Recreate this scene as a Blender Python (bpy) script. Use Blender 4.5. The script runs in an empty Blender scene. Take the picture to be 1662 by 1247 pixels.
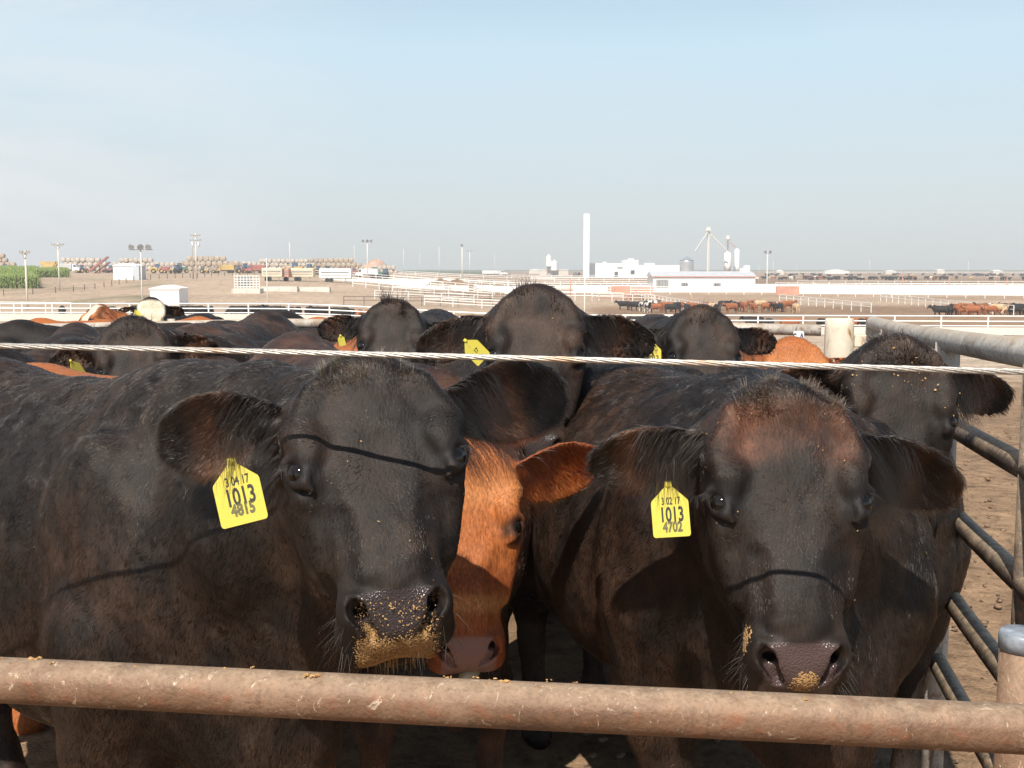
import bpy, math, random, time
import numpy as np
T0 = time.time()
sc = bpy.context.scene
COL = sc.collection
rnd = random.Random(7)
NR = np.random.RandomState(11)
f32 = np.float32

# ------------------------------------------------------------------ camera
CAMZ = 1.6
PITCH = math.radians(5.88)
FPX = 1800.0
cam_d = bpy.data.cameras.new('camera')
cam = bpy.data.objects.new('camera', cam_d); COL.objects.link(cam)
cam.location = (0, 0, CAMZ)
cam.rotation_euler = (math.pi/2 - PITCH, 0, 0)
cam_d.sensor_width = 36; cam_d.lens = 36*FPX/1662
cam_d.clip_start = 0.05; cam_d.clip_end = 20000
sc.camera = cam
CP, SP = math.cos(PITCH), math.sin(PITCH)

def PX(px, py, d):
    """measured photo position at forward distance d (metres) -> world point"""
    a, b = px-831.0, py-623.5
    r = np.array([a, FPX*CP - b*SP, -FPX*SP - b*CP])
    return np.array([0, 0, CAMZ]) + r*(d/r[1])

# ------------------------------------------------------------------ scene helpers
def link(o, parent=None):
    COL.objects.link(o)
    if parent is not None: o.parent = parent
    return o
def tag(o, label=None, cat=None, group=None, kind=None):
    if label: o['label'] = label
    if cat: o['category'] = cat
    if group: o['group'] = group
    if kind: o['kind'] = kind
    return o
def empty(name, loc=(0, 0, 0), rz=0.0, label=None, cat=None, group=None):
    o = bpy.data.objects.new(name, None); COL.objects.link(o)
    o.empty_display_size = 0.1
    o.location = loc; o.rotation_euler = (0, 0, rz)
    return tag(o, label, cat, group)

class MB:
    """collects verts and faces of ONE mesh"""
    def __init__(s): s.v = []; s.f = []; s.m = []; s.mi = 0
    def add(s, vs, fs):
        n = len(s.v); s.v.extend([tuple(map(float, p)) for p in vs])
        for f in fs: s.f.append(tuple(n+i for i in f)); s.m.append(s.mi)
    def box(s, c, size, rz=0, taper=1.0, rx=0):
        hx, hy, hz = size[0]/2, size[1]/2, size[2]/2
        P = []
        for z, t in ((-hz, 1), (hz, taper)):
            for x, y in ((-hx, -hy), (hx, -hy), (hx, hy), (-hx, hy)):
                P.append((x*t, y*t, z))
        c0, s0 = math.cos(rx), math.sin(rx)
        P = [(x, y*c0-z*s0, y*s0+z*c0) for x, y, z in P]
        c0, s0 = math.cos(rz), math.sin(rz)
        P = [(c[0]+x*c0-y*s0, c[1]+x*s0+y*c0, c[2]+z) for x, y, z in P]
        s.add(P, [(0, 3, 2, 1), (4, 5, 6, 7), (0, 1, 5, 4), (1, 2, 6, 5), (2, 3, 7, 6), (3, 0, 4, 7)])
        return s
    def bar(s, a, b, w, h=None):
        """square bar from a to b"""
        return s.tube([a, b], w*0.7071, n=4, off=math.pi/4, capped=True)
    def tube(s, pts, r, n=8, off=0.0, capped=True):
        pts = [np.array(p, float) for p in pts]
        m = len(pts)
        rr = r if hasattr(r, '__len__') else [r]*m
        base = len(s.v)
        up = np.array([0, 0, 1.0])
        V = []
        prev = None
        for i, p in enumerate(pts):
            t = pts[min(i+1, m-1)]-pts[max(i-1, 0)]
            t = t/(np.linalg.norm(t)+1e-12)
            if prev is None:
                u = np.cross(t, up)
                if np.linalg.norm(u) < 1e-3: u = np.cross(t, np.array([1.0, 0, 0]))
            else:
                u = prev - t*np.dot(prev, t)
            u = u/(np.linalg.norm(u)+1e-12); prev = u
            w = np.cross(t, u)
            for k in range(n):
                a = off+2*math.pi*k/n
                V.append(p + rr[i]*(math.cos(a)*u+math.sin(a)*w))
        F = []
        for i in range(m-1):
            for k in range(n):
                k2 = (k+1) % n
                F.append((i*n+k, i*n+k2, (i+1)*n+k2, (i+1)*n+k))
        if capped:
            F.append(tuple(range(n-1, -1, -1))); F.append(tuple((m-1)*n+k for k in range(n)))
        s.add(V, F)
        return s
    def lathe(s, c, prof, n=20):
        """prof list of (r, z)"""
        V = []; F = []
        for r, z in prof:
            for k in range(n):
                a = 2*math.pi*k/n
                V.append((c[0]+r*math.cos(a), c[1]+r*math.sin(a), c[2]+z))
        m = len(prof)
        for i in range(m-1):
            for k in range(n):
                k2 = (k+1) % n
                F.append((i*n+k, i*n+k2, (i+1)*n+k2, (i+1)*n+k))
        F.append(tuple(range(n-1, -1, -1))); F.append(tuple((m-1)*n+k for k in range(n)))
        s.add(V, F); return s
    def prism(s, poly, y0, y1, c=(0, 0, 0), rz=0):
        """poly in local x,z extruded along local y"""
        n = len(poly); c0, s0 = math.cos(rz), math.sin(rz)
        V = []
        for y in (y0, y1):
            for x, z in poly: V.append((c[0]+x*c0-y*s0, c[1]+x*s0+y*c0, c[2]+z))
        F = [tuple(range(n)), tuple(range(2*n-1, n-1, -1))]
        for i in range(n):
            j = (i+1) % n; F.append((i, i+n, j+n, j))
        s.add(V, F); return s
    def build(s, name, mat, parent=None, smooth=False, bevel=0):
        me = bpy.data.meshes.new(name)
        me.from_pydata(s.v, [], s.f)
        mats = mat if isinstance(mat, (list, tuple)) else [mat]
        for m in mats: me.materials.append(m)
        if len(mats) > 1: me.polygons.foreach_set('material_index', s.m)
        if smooth: me.polygons.foreach_set('use_smooth', [True]*len(s.f))
        me.update()
        o = bpy.data.objects.new(name, me)
        link(o, parent)
        if bevel:
            b = o.modifiers.new('bevel', 'BEVEL'); b.width = bevel; b.segments = 2; b.limit_method = 'ANGLE'
        return o

def np_mesh(name, V, Q, mat, parent=None, smooth=True, attrs=None):
    """V (n,3), Q (m,4) or (m,3) arrays"""
    me = bpy.data.meshes.new(name)
    n, m, k = len(V), len(Q), Q.shape[1]
    me.vertices.add(n); me.vertices.foreach_set('co', np.asarray(V, f32).ravel())
    me.loops.add(m*k); me.loops.foreach_set('vertex_index', Q.astype(np.int32).ravel())
    me.polygons.add(m)
    me.polygons.foreach_set('loop_start', (np.arange(m)*k).astype(np.int32))
    me.polygons.foreach_set('loop_total', np.full(m, k, np.int32))
    me.update(calc_edges=True)
    me.validate()
    if smooth: me.polygons.foreach_set('use_smooth', np.ones(len(me.polygons), bool))
    for an, arr in (attrs or {}).items():
        if arr.ndim == 2:
            a = me.attributes.new(an, 'FLOAT_COLOR', 'POINT')
            c = np.ones((n, 4), f32); c[:, :3] = arr
            a.data.foreach_set('color', c.ravel())
        else:
            a = me.attributes.new(an, 'FLOAT', 'POINT'); a.data.foreach_set('value', arr.astype(f32))
    me.materials.append(mat)
    o = bpy.data.objects.new(name, me)
    return link(o, parent)

# ------------------------------------------------------------------ materials
class NT:
    def __init__(s, name):
        s.m = bpy.data.materials.new(name); s.m.use_nodes = True
        s.t = s.m.node_tree; s.N = s.t.nodes; s.N.clear()
        s.out = s.N.new('ShaderNodeOutputMaterial')
    def n(s, typ, **kw):
        x = s.N.new(typ)
        for k, v in kw.items():
            if k.startswith('_'): setattr(x, k[1:], v)
            else:
                key = int(k[1:]) if k[0] == 'i' and k[1:].isdigit() else k.replace('_', ' ')
                x.inputs[key].default_value = v
        return x
    def l(s, a, b): s.t.links.new(a, b)
    def coord(s, scale=(1, 1, 1), kind='Object'):
        c = s.n('ShaderNodeTexCoord'); mp = s.n('ShaderNodeMapping')
        mp.inputs['Scale'].default_value = scale
        s.l(c.outputs[kind], mp.inputs[0]); return mp.outputs[0]
    def noise(s, vec, scale, detail=4, rough=0.55, dist=0.0):
        x = s.n('ShaderNodeTexNoise'); x.inputs['Scale'].default_value = scale
        x.inputs['Detail'].default_value = detail; x.inputs['Roughness'].default_value = rough
        x.inputs['Distortion'].default_value = dist
        if vec is not None: s.l(vec, x.inputs['Vector'])
        return x.outputs['Fac']
    def ramp(s, fac, stops):
        r = s.n('ShaderNodeValToRGB'); e = r.color_ramp.elements
        while len(e) < len(stops): e.new(0.5)
        for i, (p, c) in enumerate(stops):
            e[i].position = p; e[i].color = (c[0], c[1], c[2], 1) if hasattr(c, '__len__') else (c, c, c, 1)
        s.l(fac, r.inputs[0]); return r.outputs[0]
    def mix(s, fac, a, b, mode='MIX'):
        x = s.n('ShaderNodeMix'); x.data_type = 'RGBA'; x.blend_type = mode
        for sock, v in ((x.inputs['Factor'], fac), (x.inputs['A'], a), (x.inputs['B'], b)):
            pass
        ins = [i for i in x.inputs if i.enabled]
        f_, a_, b_ = ins[0], ins[1], ins[2]
        for sock, v in ((f_, fac), (a_, a), (b_, b)):
            if hasattr(v, 'is_linked') or isinstance(v, bpy.types.NodeSocket): s.l(v, sock)
            elif hasattr(v, '__len__'): sock.default_value = (v[0], v[1], v[2], 1)
            else: sock.default_value = v
        return [o for o in x.outputs if o.enabled][0]
    def math(s, op, a, b=0.0, clamp=False):
        x = s.n('ShaderNodeMath'); x.operation = op; x.use_clamp = clamp
        for i, v in enumerate((a, b)):
            if isinstance(v, bpy.types.NodeSocket): s.l(v, x.inputs[i])
            else: x.inputs[i].default_value = v
        return x.outputs[0]
    def bump(s, h, strength=0.3, dist=0.01):
        b = s.n('ShaderNodeBump'); b.inputs['Strength'].default_value = strength
        b.inputs['Distance'].default_value = dist; s.l(h, b.inputs['Height']); return b.outputs[0]
    def bsdf(s, col=None, rough=0.6, metal=0.0, spec=0.5, normal=None, sheen=0.0, coat=0.0):
        b = s.n('ShaderNodeBsdfPrincipled')
        def put(k, v):
            if isinstance(v, bpy.types.NodeSocket): s.l(v, b.inputs[k])
            elif v is not None: b.inputs[k].default_value = (v[0], v[1], v[2], 1) if hasattr(v, '__len__') else v
        put('Base Color', col); put('Roughness', rough); put('Metallic', metal)
        put('Specular IOR Level', spec); put('Normal', normal)
        put('Sheen Weight', sheen); put('Coat Weight', coat)
        s.l(b.outputs[0], s.out.inputs[0]); s.b = b
        return s.m
_mc = {}
def plain(name, col, rough=0.6, metal=0.0, var=0.15, scale=3.0, bump=0.0, bscale=40, spec=0.5):
    """a painted or weathered surface: base colour with blotchy variation"""
    if name in _mc: return _mc[name]
    k = NT(name); v = k.coord()
    f = k.noise(v, scale, 5, 0.6)
    lo = [c*(1-var*1.3) for c in col]; hi = [min(1, c*(1+var)) for c in col]
    c = k.ramp(f, [(0.3, lo), (0.7, hi)])
    nr = k.bump(k.noise(v, bscale, 4), bump, 0.01) if bump else None
    _mc[name] = k.bsdf(c, rough, metal, spec, nr)
    return _mc[name]

# ------------------------------------------------------------------ numpy noise
def _hash(ix, iy, iz, seed):
    h = (ix.astype(np.int64)*374761393 + iy.astype(np.int64)*668265263 + iz.astype(np.int64)*2147483647 + seed*1274126177) & 0xffffffff
    h = ((h ^ (h >> 13))*1274126177) & 0xffffffff
    h = h ^ (h >> 16)
    return (h & 0xffff).astype(f32)/65535.0
def vnoise(P, freq, seed=0):
    q = np.asarray(P, f32)*freq; i = np.floor(q); fr = q-i; fr = fr*fr*(3-2*fr)
    i = i.astype(np.int64); o = 0
    for dx in (0, 1):
        wx = fr[:, 0] if dx else 1-fr[:, 0]
        for dy in (0, 1):
            wy = fr[:, 1] if dy else 1-fr[:, 1]
            for dz in (0, 1):
                wz = fr[:, 2] if dz else 1-fr[:, 2]
                o = o + wx*wy*wz*_hash(i[:, 0]+dx, i[:, 1]+dy, i[:, 2]+dz, seed)
    return o
def fbm(P, freq, seed=0, oc=3):
    a, s, t = 0.5, 0, 0
    for k in range(oc):
        s = s + a*vnoise(P, freq*2**k, seed+k); t += a; a *= 0.5
    return s/t
def sstep(x, a, b):
    t = np.clip((x-a)/(b-a), 0, 1); return t*t*(3-2*t)

# ------------------------------------------------------------------ implicit modelling
def smin(a, b, k):
    h = np.maximum(k-np.abs(a-b), 0)/k
    return np.minimum(a, b)-h*h*(k*0.25)
def smax(a, b, k): return -smin(-a, -b, k)
def pchip(xs, ys, x):
    xs = np.asarray(xs, float); ys = np.asarray(ys, float)
    h = np.diff(xs); dl = np.diff(ys)/h; m = np.zeros_like(ys)
    for i in range(1, len(xs)-1):
        if dl[i-1]*dl[i] > 0: m[i] = 2*dl[i-1]*dl[i]/(dl[i-1]+dl[i])
    m[0], m[-1] = dl[0], dl[-1]
    i = np.clip(np.searchsorted(xs, x)-1, 0, len(xs)-2)
    t = (x-xs[i])/h[i]; t2, t3 = t*t, t*t*t
    return (2*t3-3*t2+1)*ys[i]+(t3-2*t2+t)*h[i]*m[i]+(-2*t3+3*t2)*ys[i+1]+(t3-t2)*h[i]*m[i+1]

def axis(lo, hi, flo, fhi, fine, coarse):
    """grid coordinates lo..hi, fine between flo..fhi, growing to coarse outside"""
    flo, fhi = max(lo, flo), min(hi, fhi)
    a = list(np.arange(flo, fhi+fine, fine)); st = fine; x = a[-1]
    while x < hi: st = min(coarse, st*1.12); x += st; a.append(x)
    st = fine; x = a[0]
    while x > lo: st = min(coarse, st*1.12); x -= st; a.insert(0, x)
    return np.array(a, f32)

class Field:
    def __init__(s, xs, ys, zs):
        s.ax = (xs, ys, zs); s.D = np.full((len(xs), len(ys), len(zs)), 0.5, f32)
    def reg(s, lo, hi, pad):
        sl = []; cs = []
        for a, l, h, i in zip(s.ax, lo, hi, range(3)):
            i0 = max(0, np.searchsorted(a, l-pad)-1); i1 = min(len(a), np.searchsorted(a, h+pad)+2)
            sl.append(slice(i0, max(i0+1, i1)))
            sh = [1, 1, 1]; sh[i] = -1
            cs.append(a[sl[-1]].reshape(sh))
        return tuple(sl), cs
    def comb(s, sl, d, k, op='add'):
        if op == 'add': s.D[sl] = smin(s.D[sl], d, k)
        else: s.D[sl] = smax(s.D[sl], -d, k)
    def cone(s, a, b, ra, rb, k=0.03, op='add'):
        a = np.asarray(a, float); b = np.asarray(b, float); r = max(ra, rb)
        sl, (X, Y, Z) = s.reg(np.minimum(a, b)-r, np.maximum(a, b)+r, k+0.02)
        ba = b-a; L2 = float(ba@ba)+1e-9
        h = np.clip(((X-a[0])*ba[0]+(Y-a[1])*ba[1]+(Z-a[2])*ba[2])/L2, 0, 1)
        d = np.sqrt((X-a[0]-h*ba[0])**2+(Y-a[1]-h*ba[1])**2+(Z-a[2]-h*ba[2])**2)-(ra+(rb-ra)*h)
        s.comb(sl, d.astype(f32), k, op)
    def loc(s, O, R, lo, hi, pad):
        """world-region covering the local box lo..hi of frame (O, R cols)"""
        cs = np.array([[x, y, z] for x in (lo[0], hi[0]) for y in (lo[1], hi[1]) for z in (lo[2], hi[2])])@R.T+O
        sl, (X, Y, Z) = s.reg(cs.min(0), cs.max(0), pad)
        X = X-O[0]; Y = Y-O[1]; Z = Z-O[2]
        return sl, [X*R[0, i]+Y*R[1, i]+Z*R[2, i] for i in range(3)]
    def ell(s, c, r, R=None, k=0.03, op='add'):
        R = np.eye(3) if R is None else R; r = np.asarray(r, float)
        sl, (x, y, z) = s.loc(np.asarray(c, float), R, -r, r, k+0.02)
        q = np.sqrt((x/r[0])**2+(y/r[1])**2+(z/r[2])**2)
        g = np.sqrt((x/r[0]**2)**2+(y/r[1]**2)**2+(z/r[2]**2)**2)+1e-6
        s.comb(sl, (q*(q-1)/g).astype(f32), k, op)
    def loft(s, O, R, X, W, ZT, ZB, ZC, pt, pb, k=0.05, kend=0.05):
        X = np.asarray(X, float); t = np.linspace(X[0], X[-1], 300)
        tb = [pchip(X, A, t).astype(f32) for A in (W, ZT, ZB, ZC)]
        sl, (x, y, z) = s.loc(O, R, (X[0], -max(W), min(ZB)), (X[-1], max(W), max(ZT)), k+0.04)
        w, zt, zb, zc = [np.interp(x.ravel(), t, b).reshape(x.shape).astype(f32) for b in tb]
        up = z > zc
        h = np.where(up, zt-zc, zc-zb)
        p = np.where(up, f32(pt), f32(pb))
        q = (np.maximum(np.abs(y)/w, 1e-4)**p+np.maximum(np.abs(z-zc)/h, 1e-4)**p)**(1/p)
        d = (q-1)*np.minimum(w, h)
        e = np.abs(x-(X[0]+X[-1])/2)-(X[-1]-X[0])/2
        s.comb(sl, smax(d, e.astype(f32), kend), k)
    def ear(s, O, R, L, W, curl=1.0, k=0.015, th=0.0055):
        sl, (u, v, w) = s.loc(O, R, (0, -W*1.2, -0.03), (L, W*1.2, 0.06), k+0.02)
        t = np.clip(u/L, 0, 1)
        Wd = np.interp(t.ravel(), [0, .1, .25, .45, .65, .82, .93, 1.0], [.52, .66, .86, 1.0, .96, .78, .55, .25]).reshape(t.shape)*W
        b = np.interp(t.ravel(), [0, .3, .6, 1.0], [.040, .028, .016, .004]).reshape(t.shape)*curl
        q1 = np.abs(w-b*(v/Wd)**2+0.012*t*t)-th
        q2 = np.abs(v)-Wd
        q3 = np.abs(u-L/2)-L/2
        s.comb(sl, smax(smax(q1, q2, 0.008), q3, 0.01).astype(f32), k)
    def mesh(s, smooth_it=1):
        D = s.D; xs, ys, zs = s.ax
        ins = D < 0
        cnt = np.zeros(tuple(n-1 for n in D.shape), np.int8)
        for a in (0, 1):
            for b in (0, 1):
                for c in (0, 1):
                    cnt += ins[a:D.shape[0]-1+a, b:D.shape[1]-1+b, c:D.shape[2]-1+c]
        I, J, K = np.nonzero((cnt > 0) & (cnt < 8))
        idx = np.full(cnt.shape, -1, np.int32); idx[I, J, K] = np.arange(len(I))
        cor = {(a, b, c): D[I+a, J+b, K+c] for a in (0, 1) for b in (0, 1) for c in (0, 1)}
        acc = np.zeros((len(I), 3)); num = np.zeros(len(I))
        ks = list(cor)
        for p in ks:
            for ax in range(3):
                if p[ax]: continue
                q = list(p); q[ax] = 1; q = tuple(q)
                da, db = cor[p], cor[q]; cr = (da < 0) != (db < 0)
                t = np.where(cr, da/np.where(cr, da-db, 1), 0)
                co = []
                for i, (A, g) in enumerate(zip((xs, ys, zs), (I, J, K))):
                    if i == ax: co.append(A[g]+t*(A[g+1]-A[g]))
                    else: co.append(A[g+p[i]])
                acc += np.stack(co, 1)*cr[:, None]; num += cr
        V = acc/num[:, None]
        Q = []
        for ax in range(3):
            S = [slice(1, -1)]*3
            A = [slice(1, -1)]*3; B = [slice(1, -1)]*3
            A[ax] = slice(0, -1); B[ax] = slice(1, None)
            a, b = ins[tuple(A)], ins[tuple(B)]
            i, j, k = np.nonzero(a != b); sgn = a[i, j, k]
            g = [i, j, k]
            for d in range(3):
                if d != ax: g[d] = g[d]+1
            o1, o2 = [(1, 2), (2, 0), (0, 1)][ax]
            def cell(da, db):
                h = [x.copy() for x in g]; h[o1] -= da; h[o2] -= db
                return idx[h[0], h[1], h[2]]
            q = np.stack([cell(1, 1), cell(0, 1), cell(0, 0), cell(1, 0)], 1)
            q[~sgn] = q[~sgn][:, ::-1]
            Q.append(q)
        Q = np.concatenate(Q)
        E = np.concatenate([Q[:, [0, 1]], Q[:, [1, 2]], Q[:, [2, 3]], Q[:, [3, 0]]])
        for _ in range(smooth_it):
            S = np.zeros_like(V); c = np.zeros(len(V))
            for d in range(3):
                S[:, d] = np.bincount(E[:, 0], V[E[:, 1], d], len(V))+np.bincount(E[:, 1], V[E[:, 0], d], len(V))
            c = np.bincount(E[:, 0], minlength=len(V))+np.bincount(E[:, 1], minlength=len(V))
            V = V*0.6+0.4*S/c[:, None]
        n = np.cross(V[Q[:, 2]]-V[Q[:, 0]], V[Q[:, 3]]-V[Q[:, 1]])
        N = np.zeros_like(V)
        for c in range(4):
            for d in range(3): N[:, d] += np.bincount(Q[:, c], n[:, d], len(V))
        N /= np.linalg.norm(N, axis=1)[:, None]+1e-12
        return V, Q, N
# ------------------------------------------------------------------ cattle materials
def mat_hide(name='hide'):
    k = NT(name)
    at = k.n('ShaderNodeAttribute'); at.attribute_name = 'Col'
    an = k.n('ShaderNodeAttribute'); an.attribute_name = 'Nose'
    v = k.coord((26, 26, 5))
    st = k.noise(v, 9, 5, 0.65)
    c1 = k.mix(1.0, at.outputs['Color'], k.ramp(st, [(0.3, 0.45), (0.72, 1.5)]), 'MULTIPLY')
    c = k.mix(an.outputs['Fac'], c1, at.outputs['Color'])
    r = k.math('SUBTRACT', 0.62, k.math('MULTIPLY', an.outputs['Fac'], 0.42))
    vo = k.n('ShaderNodeTexVoronoi'); vo.inputs['Scale'].default_value = 310
    k.l(k.coord(), vo.inputs['Vector'])
    hn = k.math('MULTIPLY', vo.outputs['Distance'], an.outputs['Fac'])
    hs_ = k.math('MULTIPLY', st, k.math('SUBTRACT', 1.0, an.outputs['Fac']))
    nr = k.bump(k.math('ADD', hs_, k.math('MULTIPLY', hn, 1.1)), 0.35, 0.006)
    return k.bsdf(c, r, 0, 0.35, nr)
def mat_hair(name='coat_hair', rough=0.21):
    k = NT(name)
    at = k.n('ShaderNodeAttribute'); at.attribute_name = 'Col'
    h = k.n('ShaderNodeBsdfHairPrincipled'); h.model = 'CHIANG'; h.parametrization = 'COLOR'
    k.l(at.outputs['Color'], h.inputs['Color'])
    h.inputs['Roughness'].default_value = rough
    h.inputs['Radial Roughness'].default_value = 0.32
    h.inputs['Random Roughness'].default_value = 0.3; h.inputs['IOR'].default_value = 1.45
    k.l(h.outputs[0], k.out.inputs[0]); return k.m
M_HIDE = mat_hide(); M_HAIR = mat_hair()
M_EYE = plain('wet dark eye', (0.006, 0.004, 0.003), 0.06, 0, 0.2, 30)
k = NT('yellow tag plastic'); v = k.coord(); a_ = k.noise(v, 38, 6, .7, .8); b_ = k.noise(v, 210, 3, .6)
c_ = k.mix(k.ramp(a_, [(.54, 0.0), (.72, .55)]), (.57, .485, .06), (.30, .24, .09)); c_ = k.mix(k.ramp(b_, [(.62, 0.0), (.72, .5)]), c_, (.66, .60, .30))
M_TAG = k.bsdf(c_, .40, 0, .5, k.bump(a_, .25, .002))
M_INK = plain('black tag ink', (0.02, 0.018, 0.015), 0.6, 0, 0.3, 200)
M_INK2 = plain('faded tag ink', (0.13, 0.12, 0.05), 0.7, 0, 0.4, 220)
M_FEED = plain('ground feed', (0.46, 0.27, 0.11), 0.85, 0, 0.45, 400)

def rotz2(a): c, s = math.cos(a), math.sin(a); return np.array([[c, -s, 0], [s, c, 0], [0, 0, 1.0]])
def unit(v): v = np.asarray(v, float); return v/np.linalg.norm(v)

def head_frame(yaw, tilt, roll):
    t = math.radians(tilt)
    hx = np.array([0, -math.sin(t), -math.cos(t)]); hz = np.array([0, -math.cos(t), math.sin(t)]); hy = np.cross(hz, hx)
    r = math.radians(roll)
    hx, hy = math.cos(r)*hx+math.sin(r)*hy, -math.sin(r)*hx+math.cos(r)*hy
    return rotz2(math.radians(yaw))@np.stack([hx, hy, hz], 1)

# head profile (metres, hs = 1): along the face from poll to nose
HX = [-.036, -.018, .02, .066, .114, .162, .205, .250, .305, .355, .395, .430, .455, .470]
HW = [.088, .108, .129, .137, .140, .136, .112, .092, .082, .077, .077, .080, .076, .064]
HT = [-.062, -.034, -.008, .002, .004, .000, -.003, -.005, -.006, -.010, -.020, -.044, -.076, -.098]
HB = [-.14, -.17, -.21, -.24, -.25, -.25, -.240, -.220, -.190, -.172, -.166, -.164, -.158, -.145]
HC = [-.09, -.09, -.08, -.075, -.075, -.080, -.085, -.085, -.080, -.080, -.088, -.104, -.115, -.122]

def sample_surface(V, Q, N, n, wt):
    P = V[Q]; ar = 0.5*np.linalg.norm(np.cross(P[:, 2]-P[:, 0], P[:, 3]-P[:, 1]), axis=1)*wt
    cs = np.cumsum(ar); f = np.searchsorted(cs, NR.rand(n)*cs[-1]); f = np.clip(f, 0, len(Q)-1)
    a, b = NR.rand(n, 1), NR.rand(n, 1)
    def bl(A): A = A[Q[f]]; return (A[:, 0]*(1-a)+A[:, 1]*a)*(1-b)+(A[:, 3]*(1-a)+A[:, 2]*a)*b
    nn = bl(N); nn /= np.linalg.norm(nn, axis=1)[:, None]+1e-9
    return bl(V), nn, f, bl

def hair_obj(name, parent, pts, rad, col, mat):
    """pts (n, m, 3), rad (n,), col (n,3)"""
    n, m = pts.shape[:2]
    hc = bpy.data.hair_curves.new(name)
    hc.add_curves([m]*n)
    hc.attributes['position'].data.foreach_set('vector', pts.astype(f32).ravel())
    ra = hc.attributes.get('radius') or hc.attributes.new('radius', 'FLOAT', 'POINT')
    prof = np.linspace(1, 0.25, m)[None, :]*rad[:, None]
    ra.data.foreach_set('value', prof.astype(f32).ravel())
    ca = hc.attributes.new('Col', 'FLOAT_COLOR', 'CURVE')
    c = np.ones((n, 4), f32); c[:, :3] = np.clip(col, 0, 0.95); ca.data.foreach_set('color', c.ravel())
    hc.materials.append(mat)
    o = bpy.data.objects.new(name, hc); return link(o, parent)

def text_mesh(txt, size, sx, name, mat, parent, bold=0.0):
    cu = bpy.data.curves.new(name, 'FONT'); cu.body = txt; cu.size = size; cu.align_x = 'CENTER'
    cu.offset = bold; cu.resolution_u = 3
    o = bpy.data.objects.new('tmp', cu); COL.objects.link(o)
    dg = bpy.context.evaluated_depsgraph_get(); dg.update()
    me = bpy.data.meshes.new_from_object(o.evaluated_get(dg))
    bpy.data.objects.remove(o); bpy.data.curves.remove(cu)
    me.transform(__import__('mathutils').Matrix.Diagonal((sx, 1, 1, 1)))
    me.name = name; me.materials.clear(); me.materials.append(mat)
    ob = bpy.data.objects.new(name, me); return link(ob, parent)

def ear_tag(parent, Minv, top, w, h, roll, tiltback, yaw, lines, flat=False):
    """yellow ear tag hanging from world point top; lines = [(text, size, z, material)]"""
    from mathutils import Matrix
    W = w/2
    out = [(-.16*W, 0), (-.2*W, -.10*h), (-.35*W, -.14*h), (-W*.96, -.34*h), (-W, -.38*h), (-W, -.95*h), (-W*.96, -.985*h), (-W*.88, -h),
           (W*.88, -h), (W*.96, -.985*h), (W, -.95*h), (W, -.38*h), (W*.96, -.34*h), (.35*W, -.14*h), (.2*W, -.10*h), (.16*W, 0)]
    m = MB(); m.prism([(x, z) for x, z in out], -0.0008, 0.0008)
    o = m.build('ear_tag', M_TAG, parent)
    R = Matrix.Rotation(math.radians(yaw), 4, 'Z')@Matrix.Rotation(math.radians(roll), 4, 'Y')@Matrix.Rotation(math.radians(tiltback), 4, 'X')
    o.matrix_local = Minv@Matrix.Translation(top)@R
    MB().lathe((0, 0, 0), [(.0001, .003), (.0035, .003), (.0050, .001), (.0050, 0), (.0001, 0)], 14).build('stud', M_TAG, o, True).matrix_local = Matrix.Translation((0, -.001, -.006))@Matrix.Rotation(math.pi/2, 4, 'X')
    for txt, size, z, mt, bold, sx in lines:
        t = text_mesh(txt, size, sx, 'printed_number', mt, o, bold)
        t.rotation_euler = (math.pi/2, 0, 0); t.location = (0.002, -0.0013, z)
    return o

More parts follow.
